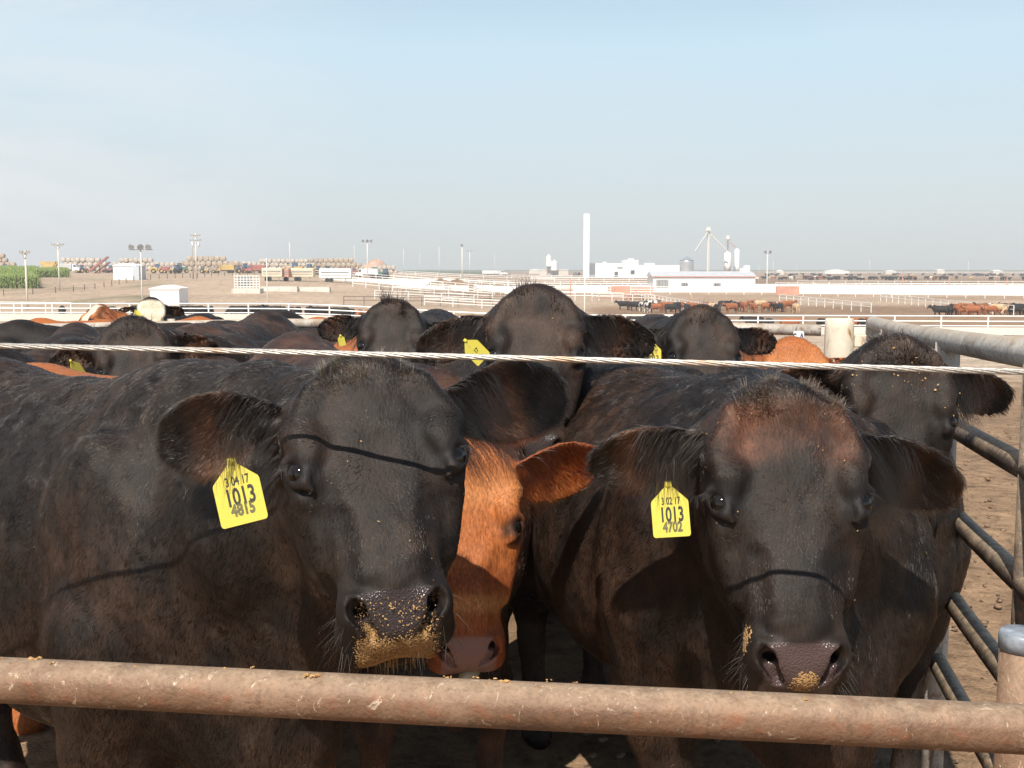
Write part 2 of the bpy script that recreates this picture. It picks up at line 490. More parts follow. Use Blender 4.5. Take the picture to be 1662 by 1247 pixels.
COWS = {}
def cow(key, label, O, face, poll, yaw, tilt, roll, hs=1.0, S=1.0, fine=0.0052, coarse=0.015, hair=0, hair_r=0.0005, hlen=1.0,
        colour='black', ears=((0, 0), (0, 0)), bw=1.0, brown=0.35, group='black feedlot cattle crowded in the pen', name='black_steer', belly=0,
        cat='cow', earL=0.215, seed=1, tuft=1.0, gain=None, throat=1.0, lx=1.0, feed=None, earW=.060):
    """O world ground point under the withers, face = world heading angle (deg) of the body, poll = world point of the poll"""
    t0 = time.time()
    from mathutils import Matrix
    O = np.asarray(O, float); al = math.radians(face); Rb = rotz2(al)
    root = empty(name, O, al, label, cat, group)
    Hp = (np.asarray(poll, float)-O)@Rb
    Hr = Rb.T@head_frame(yaw, tilt, roll)
    def hl(x, y, z): return Hp+Hr@np.array([x*lx, y, z], float)*hs
    B = lambda x, y, z: np.array([x, y, z], float)*S
    nose = hl(.48, 0, -.08)
    hc = hl(.22, 0, -.10); hr = 0.42*hs
    lo = np.minimum(np.array([-1.72*S, -.5*S, -.03]), hc-hr); hi = np.maximum(np.array([.45*S, .5*S, 1.5*S]), hc+hr)
    xs, ys, zs = [axis(lo[i], hi[i], hc[i]-0.30*hs-.04, hc[i]+0.30*hs+.04, fine, coarse) for i in range(3)]
    F = Field(xs, ys, zs)
    # trunk
    F.loft(np.zeros(3), np.eye(3), *[np.array(a)*S for a in (
        [-1.52, -1.44, -1.28, -1.0, -.7, -.4, -.15, .05, .20, .30],
        np.array([.13, .22, .285, .30, .335, .335, .295, .275, .22, .14])*bw,
        [1.22, 1.30, 1.365, 1.37, 1.345, 1.35, 1.385, 1.36, 1.26, 1.12],
        [.90, .78, .66, .60, .55-belly, .53-belly, .57, .60, .64, .74],
        [1.06, 1.04, 1.02, .96, .92, .92, .93, .93, .92, .92])], 1.85, 2.2, k=0.06, kend=0.12*S)
    for s_ in (-1, 1):
        F.ell(B(-1.12, s_*.20*bw, 1.24), np.array([.13, .07, .07])*S, k=0.08)          # hooks
        F.ell(B(-1.25, s_*.17*bw, .95), np.array([.24, .14, .30])*S, k=0.08)           # thigh
        F.ell(B(-.02, s_*.215*bw, .98), np.array([.17, .095, .30])*S, k=0.06)          # shoulder
        F.ell(B(.16, s_*.15*bw, .92), np.array([.12, .10, .17])*S, k=0.06)            # shoulder point
        for a, b, ra, rb in (((-.0, .2, .88), (-.04, .195, .64), .145, .105), ((-.04, .195, .64), (.0, .17, .40), .095, .052),
                             ((.0, .17, .40), (.0, .17, .13), .040, .034), ((.0, .17, .13), (.03, .17, .03), .042, .058),
                             ((-1.2, .19, .90), (-1.16, .20, .68), .17, .11), ((-1.16, .20, .68), (-1.40, .17, .46), .10, .05),
                             ((-1.40, .17, .46), (-1.35, .17, .13), .046, .036), ((-1.35, .17, .13), (-1.31, .17, .03), .042, .058)):
            F.cone(B(a[0], a[1]*s_*bw, a[2]), B(b[0], b[1]*s_*bw, b[2]), ra*S, rb*S, k=0.04)
    F.ell(B(.22, 0, .74), np.array([.17, .15, .22])*S, k=0.09)                      # brisket
    F.cone(B(-1.5, 0, 1.22), B(-1.55, 0, .9), .035*S, .025*S, k=0.04); F.cone(B(-1.55, 0, .9), B(-1.53, 0, .5), .025*S, .035*S, k=0.02)
    # neck
    nb = hl(.12, 0, -.17); nt = hl(.02, 0, -.10)
    mid = (B(.08, 0, 1.02)+nb)/2
    F.cone(B(.05, 0, 1.04), mid, .235*S*bw, .175*S, k=0.09); F.cone(mid, nb, .175*S, .115*hs, k=0.06)
    mid2 = (B(-.05, 0, 1.25)+nt)/2+np.array([0, 0, .01])
    F.cone(B(-.08, 0, 1.26), mid2, .11*S, .105*S, k=0.09); F.cone(mid2, nt, .105*S, .085*hs, k=0.06)
    mid3 = (B(.2, 0, .82)+hl(.25, 0, -.2))/2+np.array([0, 0, -.05])*throat
    F.cone(B(.15, 0, .85), mid3, .12*S, .075*S, k=0.10); F.cone(mid3, hl(.22, 0, -.20), .075*S, .05*hs, k=0.08)
    # head
    F.loft(Hp, Hr, *[np.array(a)*hs for a in (np.array(HX)*lx, HW, HT, HB, HC)], 2.5, 2.05, k=0.05, kend=0.035*hs)
    F.ell(hl(-.005, 0, -.03), np.array([.045, .07, .045])*hs, Hr, k=0.05)              # poll
    for s_ in (-1, 1):
        F.ell(hl(.132, s_*.100, -.004), np.array([.032, .026, .018])*hs, Hr, k=0.025)   # brow
        F.ell(hl(.172, s_*.104, -.032), np.array([.044, .028, .026])*hs, Hr, k=0.022)  # orbit
        F.cone(hl(.215, s_*.108, -.058), hl(.315, s_*.088, -.088), .020*hs, .014*hs, k=0.03)  # facial crest
        F.ell(hl(.195, s_*.078, -.155), np.array([.115, .044, .085])*hs, Hr, k=0.045)  # masseter
        F.cone(hl(.25, s_*.06, -.19), hl(.40, s_*.035, -.155), .032*hs, .026*hs, k=0.03)  # jaw bar
        F.ell(hl(.412, s_*.052, -.066), np.array([.036, .027, .037])*hs, Hr, k=0.026)  # nostril wing
        F.ell(hl(.425, s_*.050, -.125), np.array([.040, .032, .030])*hs, Hr, k=0.03)   # upper lip
        F.cone(hl(.02, s_*.082, -.012), hl(.09, s_*.118, -.020), .020*hs, .018*hs, k=0.03)  # temporal line
    F.ell(hl(.425, 0, -.165), np.array([.045, .060, .026])*hs, Hr, k=0.02)            # chin
    F.ell(hl(.432, 0, -.082), np.array([.036, .048, .036])*hs, Hr, k=0.03)            # nose pad
    for q in range(3):
        F.cone(hl(-.01-.05*q, -.12, -.17-.03*q), hl(.10-.03*q, -.13, -.235-.03*q), .006, .004, k=.02, op='sub'); F.cone(hl(-.01-.05*q, .12, -.17-.03*q), hl(.10-.03*q, .13, -.235-.03*q), .006, .004, k=.02, op='sub')
    for s_ in (-1, 1):
        F.cone(hl(.130, s_*.060, .012), hl(.172, s_*.078, .004), .005*hs, .004*hs, k=.018, op='sub')
        F.cone(hl(.270, s_*.070, -.012), hl(.370, s_*.068, -.030), .008*hs, .006*hs, k=.03, op='sub')
        F.cone(hl(.385, s_*.060, -.030), hl(.400, s_*.030, -.012), .005*hs, .004*hs, k=.014, op='sub')
    F.ell(hl(.205, 0, .022), np.array([.055, .050, .016])*hs, Hr, k=0.03, op='sub')    # dish between the eyes
    # ears
    EO = []; FR = head_frame(yaw, tilt, roll)
    eL = earL if hasattr(earL, '__len__') else (earL, earL); earL = max(eL)
    for s_, (droop, cup), eLs in zip((-1, 1), ears, eL):
        u = unit([math.sin(math.radians(10+droop)), s_*math.cos(math.radians(10+droop)), -.30])
        wn = unit(np.array([.55+cup, .10*s_, 1.0])); wn = unit(wn-u*np.dot(u, wn)); v = np.cross(wn, u)
        Re = Hr@np.stack([u, v, wn], 1)
        E0 = hl(.036, s_*.106, -.085)
        F.cone(hl(.045, s_*.08, -.09), E0+Re[:, 0]*.045*hs, .042*hs, .027*hs, k=0.035)
        F.ear(E0+Re[:, 0]*.01*hs, Re, eLs*hs, earW*hs, k=0.012)
        EO.append((E0+Re[:, 0]*.01*hs, Re, s_))
    # openings
    eyes = []
    for s_ in (-1, 1):
        e = hl(.172, s_*.1130, -.0215); eyes.append(e)
        en = Hr@unit([.12, s_*.62, .78]); et = Hr@unit([.85, -s_*.35, .3]); et = unit(et-en*np.dot(en, et)); eb = np.cross(en, et)
        F.ell(e+en*.008*hs, np.array([.0240, .0150, .026])*hs, np.stack([et, eb, en], 1), k=0.007, op='sub')
        F.cone(hl(.200, s_*.120, -.014), hl(.250, s_*.092, -.006), .0085*hs, .0045*hs, k=0.018, op='sub')
        for q in range(14):
            a0, a1 = q/14*2*math.pi, (q+1)/14*2*math.pi
            pa, pb = [e+en*(.0130-.004*math.sin(a)**2)*hs+et*.0260*hs*math.cos(a)+eb*.0135*hs*math.sin(a) for a in (a0, a1)]
            F.cone(pa, pb, .0052*hs, .0052*hs, k=0.007)
        F.cone(e+en*.012*hs+et*.020*hs, e+en*.006*hs+et*.040*hs, .006*hs, .004*hs, k=0.010)
        # comma shaped nostril: slants from the inner bottom to the outer top
        F.cone(hl(.452, s_*.034, -.072), hl(.424, s_*.058, -.040), .0105*hs, .0140*hs, k=0.006, op='sub')
        F.cone(hl(.428, s_*.052, -.050), hl(.405, s_*.045, -.075), .0120*hs, .009*hs, k=0.005, op='sub')
        F.cone(hl(.424, s_*.056, -.036), hl(.408, s_*.066, -.032), .010*hs, .004*hs, k=0.008, op='sub')
    F.ell(hl(.455, 0, -.142), np.array([.055, .085, .0035])*hs, Hr, k=0.010, op='sub')  # mouth
    F.cone(hl(.468, 0, -.075), hl(.480, 0, -.125), .004*hs, .003*hs, k=0.008, op='sub')  # philtrum
    V, Q, N = F.mesh(1)
    keep = V[:, 2] > -0.05
    # head local coordinates
    H = (V-Hp)@Hr/hs/np.array([lx, 1, 1])
    # uneven flesh: low lumps everywhere, upright folds on neck and shoulder
    eyed = np.minimum(*[np.linalg.norm(H-np.array([.172, q*.113, -.0215]), axis=1) for q in (-1, 1)])
    calm = sstep(eyed, .028, .05)*(1-.7*sstep(H[:, 0], .39, .41)*(np.linalg.norm(H-np.array([.43, 0, -.08]), axis=1) < .12))
    onbody = sstep(-H[:, 2], .22, .34)
    disp = (fbm(V, 15, seed+3, 3)-.5)*.0075+(fbm(V, 42, seed+4, 2)-.5)*.0030
    disp = disp+onbody*((fbm(V*np.array([1, 1, .28]), 11, seed+6, 3)-.5)*.018+(fbm(V, 4.5, seed+7, 2)-.5)*.022)
    V = V+N*(disp*calm*(1-.75*(np.abs(H[:, 1]) > .15)*(1-onbody)))[:, None]
    n_ = np.cross(V[Q[:, 2]]-V[Q[:, 0]], V[Q[:, 3]]-V[Q[:, 1]]); N = np.zeros_like(V)
    for c_ in range(4):
        for d_ in range(3): N[:, d_] += np.bincount(Q[:, c_], n_[:, d_], len(V))
    N /= np.linalg.norm(N, axis=1)[:, None]+1e-12
    W = V@Rb.T+O
    Nh = N@Hr
    # masks
    ay = np.abs(H[:, 1])
    wj = 0.006*(vnoise(V, 60, 3)-.5)
    nose_m = sstep(H[:, 0]+wj, .400, .408)*sstep(.062-ay+wj, 0, .006)*sstep(H[:, 2], -.134, -.126)
    nose_m *= sstep((H[:, 0]-.400)*1.0-(ay-.048)*1.1+wj, -.004, .004)*sstep(.082-ay-.25*np.clip(-H[:, 2]-.06, 0, 1), 0, .006)
    inear = np.zeros(len(V)); earm = np.zeros(len(V)); earu = np.zeros(len(V))
    for Eo, Re, s_ in EO:
        q = (V-Eo)@Re/hs
        m = (q[:, 0] > .0) & (q[:, 0] < earL+.02) & (np.abs(q[:, 1]) < .075) & (q[:, 2] < .07) & (q[:, 2] > -.05)
        m &= (np.abs(H[:, 1]) > .10)
        earm[m] = 1; earu[m] = q[m, 0]
        ins_ = m & ((N@Re[:, 2]) > 0.1)
        inear[ins_] = 1
    headw = sstep(H[:, 0], -.06, .02)*sstep(H[:, 2], -.28, -.20)*(np.linalg.norm(H-np.array([.22, 0, -.1]), axis=1) < .42)
    n1 = fbm(V, 3.0, seed, 3); n2 = fbm(V, 14.0, seed+9, 3); n3 = fbm(V*np.array([1, 1, .25]), 40, seed+5, 2)
    if colour in ('black', 'blackpoll', 'whiteface_black'):
        C = np.array([.0120, .0073, .0049])[None]*np.ones((len(V), 1))
        bm = np.clip(sstep(n1*.7+n2*.3, .42, .68)*brown*1.2, 0, 1)[:, None]
        C = C*(1-bm)+np.array([.043, .021, .0115])*bm
        if colour == 'blackpoll':
            pm = sstep(.125-H[:, 0]+.03*(n2-.5), 0, .05)*sstep(H[:, 0], -.03, .02)*(.35+.65*sstep(ay, .0, .035))*sstep(.135-ay, 0, .05)*sstep(n2, .25, .5)*headw
            pm = pm*(.35+.65*sstep(n2+n3*.5, .40, 1.0))*.46; C = C*(1-pm[:, None])+np.array([.110, .038, .018])*pm[:, None]
        else:
            pm = sstep(.06-np.abs(H[:, 0]-.30), 0, .04)*sstep(.05-ay, 0, .04)*headw*.5*sstep(n2, .35, .6)
            C = C*(1-pm[:, None])+np.array([.07, .038, .02])*pm[:, None]
        ie = (inear*sstep(earu, .05, .10)*sstep(.18-earu, 0, .05)*(.4+.6*sstep(n2, .3, .55)))[:, None]
        C = C*(1-ie)+np.array([.062, .026, .012])*ie
    elif colour == 'brown':
        C = np.array([.045, .022, .014])[None]*(0.6+.9*n1[:, None])
    else:   # red
        C = np.array([.34, .104, .027])[None]*(0.80+.40*n2[:, None])
        dk = np.clip(sstep(.035-np.abs(H[:, 0]-.285-.03*(n2-.5)), 0, .03)*.55*headw+sstep(H[:, 0], .36, .41)*.75*headw+earm*.6, 0, 1)[:, None]
        C = C*(1-dk)+np.array([.20, .045, .014])*dk
        lt = (sstep(.03-np.abs(H[:, 0]-.335), 0, .025)*headw*.6+sstep(H[:, 0], .0, .12)*sstep(.16-H[:, 0], 0, .08)*headw*.35)[:, None]
        C = C*(1-lt)+np.array([.60, .27, .085])*lt
    if colour != 'red': C = C*(.62+.8*sstep(fbm(V, 8.0, seed+40, 4), .3, .7))[:, None]*(.62+.8*sstep(fbm(V*np.array([1, 1, .6]), 30.0, seed+50, 3), .3, .7))[:, None]
    if colour.startswith('whiteface') or colour == 'hereford':
        wf = sstep(H[:, 0], -.03, .0)*headw*(1-earm)*sstep(.115-ay+(.02 if colour != 'hereford' else -.03), 0, .02)
        C = C*(1-wf[:, None])+np.array([.66, .58, .44])*wf[:, None]
    npad = {'black': (.040, .030, .029), 'blackpoll': (.078, .052, .049), 'red': (.25, .14, .12), 'brown': (.1, .06, .05)}.get(colour, (.3, .2, .18))
    sp_ = np.array(npad)*(0.85+.3*n2[:, None])
    C = C*(1-nose_m[:, None])+sp_*nose_m[:, None]
    # dark eye rims; inside the nostrils the shade is put into the colour
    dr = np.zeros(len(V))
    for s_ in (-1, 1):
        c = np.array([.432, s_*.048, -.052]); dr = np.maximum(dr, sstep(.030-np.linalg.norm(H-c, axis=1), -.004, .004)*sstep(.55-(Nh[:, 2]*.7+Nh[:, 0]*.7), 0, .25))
        ec = np.array([.172, s_*.1130, -.0215]); dr = np.maximum(dr, sstep(.040-np.linalg.norm((H-ec)*np.array([.85, 1, 1]), axis=1), 0, .014))
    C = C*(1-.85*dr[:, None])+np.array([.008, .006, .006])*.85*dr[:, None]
    if feed is not None:
        fm = feed(H, V)[:, None]*sstep(n3+.25*n2, .25, .6)[:, None]; C = C*(1-fm)+np.array([.20, .105, .04])*(.5+1.0*n3[:, None])*fm; nose_m = nose_m*(1-fm[:, 0])
    body = np_mesh('body', V, Q, M_HIDE, root, True, {'Col': C, 'Nose': nose_m})
    # eyes
    for e in eyes:
        m = MB(); R = .0220*hs
        m.lathe((0, 0, 0), [(max(1e-4, R*math.sin(a)), -R*math.cos(a)) for a in np.linspace(0, math.pi, 13)], 20)
        eo = m.build('eye', M_EYE, root, True); eo.location = e-Hr@unit([.12, (1 if e is eyes[1] else -1)*.62, .78])*.0018*hs
    info = dict(root=root, V=V, Q=Q, N=N, H=H, Hp=Hp, Hr=Hr, hs=hs, O=O, Rb=Rb, EO=EO, hl=hl, C=C, nose=nose_m, Nh=Nh)
    info['Minv'] = (Matrix.Translation(O)@Matrix.Rotation(al, 4, 'Z')).inverted()
    COWS[key] = info
    # ---------------- coat
    if hair:
        fc = V[Q].mean(1); fw = fc@Rb.T+O; fn = N[Q].mean(1)@Rb.T
        tc = np.array([0, 0, CAMZ])-fw; tc /= np.linalg.norm(tc, axis=1)[:, None]
        vis = ((fn*tc).sum(1) > -0.35)
        rel = fw-np.array([0, 0, CAMZ])
        px = rel[:, 0]/np.maximum(rel[:, 1], .1)*1800; py = -rel[:, 2]/np.maximum(rel[:, 1], .1)*1800+438
        vis &= (np.abs(px) < 960) & (py < 1420)
        wt = vis.astype(float)*(1+.9*headw[Q].mean(1)+.8*earm[Q].mean(1))*(1-.96*nose_m[Q].mean(1))*(1-.93*dr[Q].mean(1))
        P, Nn, f, bl = sample_surface(V, Q, N, hair, wt)
        h = (P-Hp)@Hr/hs/np.array([lx, 1, 1])
        hw_ = bl(headw[:, None])[:, 0]; em = bl(earm[:, None])[:, 0]; eu = bl(earu[:, None])[:, 0]; ie = bl(inear[:, None])[:, 0]
        nm = bl(nose_m[:, None])[:, 0]
        col = bl(C)
        # flow
        g = np.tile(np.array([[-.45, 0, -.95]]), (hair, 1))
        dh = np.stack([h[:, 0]-.175, h[:, 1]*.9, np.zeros(hair)], 1)
        low = sstep(h[:, 0], .20, .30)[:, None]
        dh /= np.linalg.norm(dh, axis=1)[:, None]+1e-6
        dh = dh*(1-low)+np.array([.9, 0, 0])*low + np.stack([np.zeros(hair), np.sign(h[:, 1])*.35*low[:, 0], np.zeros(hair)], 1)
        side = sstep(np.abs(h[:, 1]), .085, .12)*sstep(-h[:, 2], .03, .10)
        dh = dh*(1-side[:, None])+np.array([.35, 0, -.9])*side[:, None]
        T = g*(1-hw_[:, None])+(dh@Hr.T)*hw_[:, None]
        for Eo, Re, s_ in EO:
            q = (P-Eo)@Re
            m = (em > .5) & (np.sign(h[:, 1]) == s_)
            fl = Re[:, 0]*1.0+np.array([0, 0, -.55])[None]*np.where(ie[m, None] > .5, 1.6, .4)
            T[m] = fl
        lock = np.stack([vnoise(P, 34, 20+i)-.5 for i in range(3)], 1)
        lock2 = np.stack([vnoise(P, 9, 30+i)-.5 for i in range(3)], 1)
        T = T/(np.linalg.norm(T, axis=1)[:, None]+1e-9)+lock*1.1+lock2*.35+NR.randn(hair, 3)*.14
        T -= Nn*(T*Nn).sum(1)[:, None]; T /= np.linalg.norm(T, axis=1)[:, None]+1e-9
        crest = sstep(.06-h[:, 0], 0, .06)*sstep(h[:, 2], -.14, -.04)*(np.abs(h[:, 1]) < .10)*(h[:, 0] > -.12)*tuft
        L = .0130*(1-hw_)+.0082*hw_
        for s_ in (-1, 1):
            de = np.linalg.norm((h-np.array([.172, s_*.1130, -.0215])), axis=1); L = L*(.25+.75*sstep(de, .026, .065))
        L = L*(1-em)+em*np.where(ie > .5, .020, .012)
        L = L+crest*.022*sstep(vnoise(P, 20, 77), .3, .8)
        L *= hlen*(0.65+.7*NR.rand(hair))*(0.8+.5*vnoise(P, 25, 44))
        L *= 1-.7*sstep(h[:, 0], .35, .40)*hw_*(1-.0*ie)
        lift = (.07+.17*NR.rand(hair)+crest*.4+em*.08)
        m_ = 4; s1 = np.linspace(0, 1, m_)[None, :, None]
        pts = P[:, None]-Nn[:, None]*.0008+L[:, None, None]*(T[:, None]*s1*.95+Nn[:, None]*lift[:, None, None]*(s1*1.25-.65*s1**2))
        cj = (0.30+1.2*NR.rand(hair)**1.8)[:, None]
        tipb = (NR.rand(hair) < .10)[:, None]*1.2+1
        lk = (.55+.95*vnoise(P*np.array([1, 1, .45]), 75, 91))[:, None]
        hair_obj('coat', root, pts, hair_r*(0.7+.6*NR.rand(hair)), col*cj*tipb*lk*(gain or HAIRGAIN), M_HAIR)
    print('cow', key, len(V), round(time.time()-t0, 1))
    return info
HAIRGAIN = .95

def strands(info, name, P, D, L, r, col, sag=0.5, mseg=6, jit=.25, mat=None, curl=0.0):
    """explicit long hairs: body-local roots P, directions D, length L"""
    n = len(P)
    D = D+NR.randn(n, 3)*jit; D /= np.linalg.norm(D, axis=1)[:, None]
    s = np.linspace(0, 1, mseg)[None, :, None]
    cu = NR.randn(n, 1, 3)*curl
    pts = P[:, None]+L[:, None, None]*(D[:, None]*s+np.array([0, 0, -1.0])*sag*s**2+cu*s**2)
    return hair_obj(name, info['root'], pts, np.full(n, r)*(0.6+.7*NR.rand(n)), np.asarray(col)*(0.5+NR.rand(n, 1)), mat or M_HAIR)

def pick(info, mask, n):
    """random surface samples where the vertex mask > 0"""
    fw = mask[info['Q']].mean(1)
    P, Nn, f, bl = sample_surface(info['V'], info['Q'], info['N'], n, fw)
    return P, Nn

def whiskers(info, n=110, L=.035):
    H = info['H']; m = ((H[:, 0] > .37) & (H[:, 0] < .475) & (H[:, 2] < -.07) & (H[:, 2] > -.19)).astype(float)*(info['nose'] < .2)
    m += ((H[:, 0] > .38) & (H[:, 0] < .46) & (np.abs(H[:, 1]) > .07) & (H[:, 2] > -.1)).astype(float)*.4
    P, Nn = pick(info, m, n)
    strands(info, 'whiskers', P, Nn*1.0+info['Hr'][:, 0]*.7+np.array([0, 0, -.2]), L*(.4+.9*NR.rand(n)), .00028, [.03, .025, .02], .2, jit=.35)
def ear_fringe(info, side, n, L=.07, col=(.02, .015, .012), u0=.0, u1=.11, v0=-.5):
    """long hair hanging from the inner face of one ear; side -1 = right ear (left in the picture)"""
    for Eo, Re, s_ in info['EO']:
        if s_ != side: continue
        V, N = info['V'], info['N']
        q = (V-Eo)@Re/info['hs']
        m = ((q[:, 0] > u0) & (q[:, 0] < u1) & (np.abs(q[:, 1]) < .07) & (N@Re[:, 2] > -.1) & (np.abs(q[:, 2]) < .06)).astype(float)
        P, Nn = pick(info, m, n)
        u = (P-Eo)@Re[:, 0]
        D = Nn*.30+Re[:, 0]*(.85-u[:, None]*3)+np.array([0, 0, -.70])
        strands(info, 'ear_hair', P, D, L*(.45+.8*NR.rand(n))*(1-u*3), .00038, col, .55, jit=.16, curl=.04)
def lashes(info):
    hl = info['hl']; P = []; D = []
    for s_ in (-1, 1):
        for i in range(26):
            a = i/25-.5
            P.append(hl(.152+.012*a*a, s_*(.122+.016*(-a)), -.016+.014*a))
            D.append(info['Hr']@np.array([.15, s_*.95, .25*a+.1]))
    P = np.array(P); D = np.array(D)
    strands(info, 'eyelashes', P, D, .022+.012*NR.rand(len(P)), .0003, [.02, .015, .012], .35, jit=.12)
def crumbs(info, name, mask, n, size=(.0012, .0035), mat=None, lift=.001):
    """flakes of feed stuck on the face, one mesh"""
    P, Nn = pick(info, mask, n)
    sz = size[0]+(size[1]-size[0])*NR.rand(n)**2
    a = NR.randn(n, 3); a -= Nn*(a*Nn).sum(1)[:, None]; a /= np.linalg.norm(a, axis=1)[:, None]
    b = np.cross(Nn, a)
    e1 = a*sz[:, None]*(.7+.9*NR.rand(n, 1)**3); e2 = b*sz[:, None]*.6; e3 = (Nn+NR.randn(n, 3)*.35)*sz[:, None]*.45
    c = P+Nn*(lift*NR.rand(n, 1))
    V = np.concatenate([c-e1-e2*.6, c+e1*.7-e2, c+e1+e2*.7, c-e1*.8+e2, c+e3], 0)
    i = np.arange(n)
    T = np.concatenate([np.stack(t, 1) for t in ((i, i+n, i+4*n), (i+n, i+2*n, i+4*n), (i+2*n, i+3*n, i+4*n), (i+3*n, i, i+4*n))])
    return np_mesh(name, V, T, mat or M_FEED, info['root'], False)

def spikes(info, n, L, r=.0007, x0=-.05, x1=.05, yw=.07, col=(.016, .011, .009), up=1.0, jit=.35):
    """stiff tuft on the poll"""
    H = info['H']; m = ((H[:, 0] > x0) & (H[:, 0] < x1) & (np.abs(H[:, 1]) < yw) & (H[:, 2] > -.07)).astype(float)*sstep(vnoise(info['V'], 30, 61), .45, .7)
    P, Nn = pick(info, m+1e-9, n)
    strands(info, 'poll_tuft', P, Nn*.8+np.array([0, 0, up]), L*(.3+.9*NR.rand(n)**1.5), r, col, .15, mseg=5, jit=jit)
# ------------------------------------------------------------------ the two big steers at the rail
def feed1(H, V):
    ay = np.abs(H[:, 1]+.004)
    return sstep(H[:, 0]+.008*np.sin(H[:, 1]*110+1), .434, .452)*sstep(.058-ay, 0, .024)*sstep(-H[:, 2], .060, .095)*sstep(H[:, 2], -.150, -.142)
def feed2(H, V):
    return sstep(.026-np.linalg.norm((H-np.array([.448, .004, -.076]))*np.array([1, .8, .8]), axis=1), 0, .012)*.8
c1 = cow('c1', 'big black steer at the rail, muzzle caked with feed, yellow ear tag 4815',
         (-.655, 2.28, 0), -41, PX(594, 612, 1.76), 10, 38, 5, hs=1.04, lx=.84, S=1.0, bw=.92, earW=.070, fine=.0046, hair=260000, colour='black', ears=((-22, .1), (-25, .0)), brown=.35, seed=3, tuft=.25, hlen=.9, earL=(.228, .270), feed=feed1)
c2 = cow('c2', 'black steer with rust brown poll and wet grey nose, yellow ear tag 4702',
         (.575, 2.44, 0), -77, PX(1272, 656, 1.90), 0, 29, 0, hs=1.03, lx=.97, fine=.0046, S=.98, feed=feed2, earL=(.215, .250), hair=230000, bw=1.24, colour='blackpoll', ears=((-2, .2), (8, .25)), brown=.5, seed=5, tuft=.5)
c3 = cow('c3', 'orange red calf peering between the two big steers, pink nose and pale tongue',
         (-.66, 3.10, -.02), -26, PX(744, 734, 2.30), 8, 24, 1, hs=.94, earL=.265, earW=.078, S=.965, hair=70000, hair_r=.0005, colour='red', ears=((0, 0), (-17, .25)), name='red_calf', group='red cattle in the near pen', seed=8, fine=.006, gain=.62)
c4 = cow('c4', 'black steer beside the side rails with feed crumbs on its woolly poll',
         (1.02, 3.22, -.02), -92, PX(1462, 572, 2.72), -5, 24, -2, hs=.98, S=.91, bw=1.05, hair=90000, hair_r=.0008, tuft=.6, hlen=.9, colour='black', ears=((0, .1), (0, .1)), seed=9, fine=.0075, brown=.3)
c5 = cow('c5', 'black steer in the middle holding its broad head above all the others',
         (.12, 3.85, 0), -100, PX(870, 483, 3.1), 0, 30, 0, hs=1.0, S=1.0, hair=90000, hair_r=.0008, tuft=.3, hlen=.9, colour='black', ears=((4, .1), (0, .1)), earL=.25, earW=.064, seed=10, fine=.008, brown=.45)
for c in (c1, c2): whiskers(c, 160); lashes(c)
whiskers(c3, 60)
ear_fringe(c1, -1, 600, .050); ear_fringe(c1, 1, 700, .075); ear_fringe(c2, -1, 1000, .075); ear_fringe(c2, 1, 1100, .08)
ear_fringe(c3, 1, 500, .05, (.10, .03, .012)); ear_fringe(c4, 1, 700, .06); ear_fringe(c5, -1, 700, .06); ear_fringe(c5, 1, 700, .06)
ear_tag(c1['root'], c1['Minv'], tuple(PX(374, 744, 1.60)), .068, .098, -13, -14, 8,
        [('3 04 17', .0185, -.040, M_INK, .0004, .62), ('1013', .036, -.069, M_INK, .0009, .62), ('4815', .024, -.084, M_INK2, .0011, .72)])
ear_tag(c2['root'], c2['Minv'], tuple(PX(1084, 782, 1.83)), .062, .092, -5, -14, -6,
        [('3 02 17', .0170, -.038, M_INK, .0004, .60), ('1013', .034, -.066, M_INK, .0009, .60), ('4702', .023, -.083, M_INK2, .0010, .70)])
# feed on the muzzles
H = c1['H']
crumbs(c1, 'feed_crumbs', feed1(H, 0)+.012*sstep(H[:, 0], .39, .42)*(np.abs(H[:, 1]) < .06)*(H[:, 2] > -.15)*(H[:, 2] < -.03), 26000, (.0006, .0021), lift=.009)
m = sstep(H[:, 0], .44, .45)*sstep(.05-np.abs(H[:, 1]), 0, .02)*(H[:, 2] < -.13)*(H[:, 2] > -.155)
P_, N_ = pick(c1, m+1e-9, 46); strands(c1, 'drool_strings', P_, np.tile([0, 0, -1.0], (46, 1))+N_*.3, .012+.028*NR.rand(46)**2, .0007, [.42, .25, .10], .2, jit=.12, mat=M_FEED)
H = c2['H']
m = feed2(H, 0)+.35*sstep(.024-np.linalg.norm(H-np.array([.39, -.082, -.070]), axis=1), 0, .012)
crumbs(c2, 'feed_crumbs', m, 900, (.0008, .0028))

spikes(c1, 500, .022, .0005, x0=-.08, x1=.03, col=(.05, .035, .022), jit=.5); spikes(c2, 1100, .026, .0005, x0=-.06, x1=.03, col=(.045, .026, .016), jit=.8, yw=.10, up=.3)
spikes(c4, 300, .030, .0007, jit=.6); spikes(c5, 90, .035, .0008, jit=.4)
for c, pt, rr0 in ((c1, PX(374, 744, 1.585), .02), (c2, PX(1084, 782, 1.815), .016)):
    n = 70; P0 = (np.array(pt)-c['O'])@c['Rb']; P_ = P0+np.stack([NR.randn(n)*.004, NR.randn(n)*rr0, .022+.012*NR.rand(n)], 1)
    P_[:, 0:2] = ((P_[:, 0:2]-P0[0:2])@np.eye(2))+P0[0:2]
    strands(c, 'ear_hair', P_, np.tile([0, 0, -1.0], (n, 1)), .035+.03*NR.rand(n), .00035, [.018, .013, .010], .2, jit=.22)
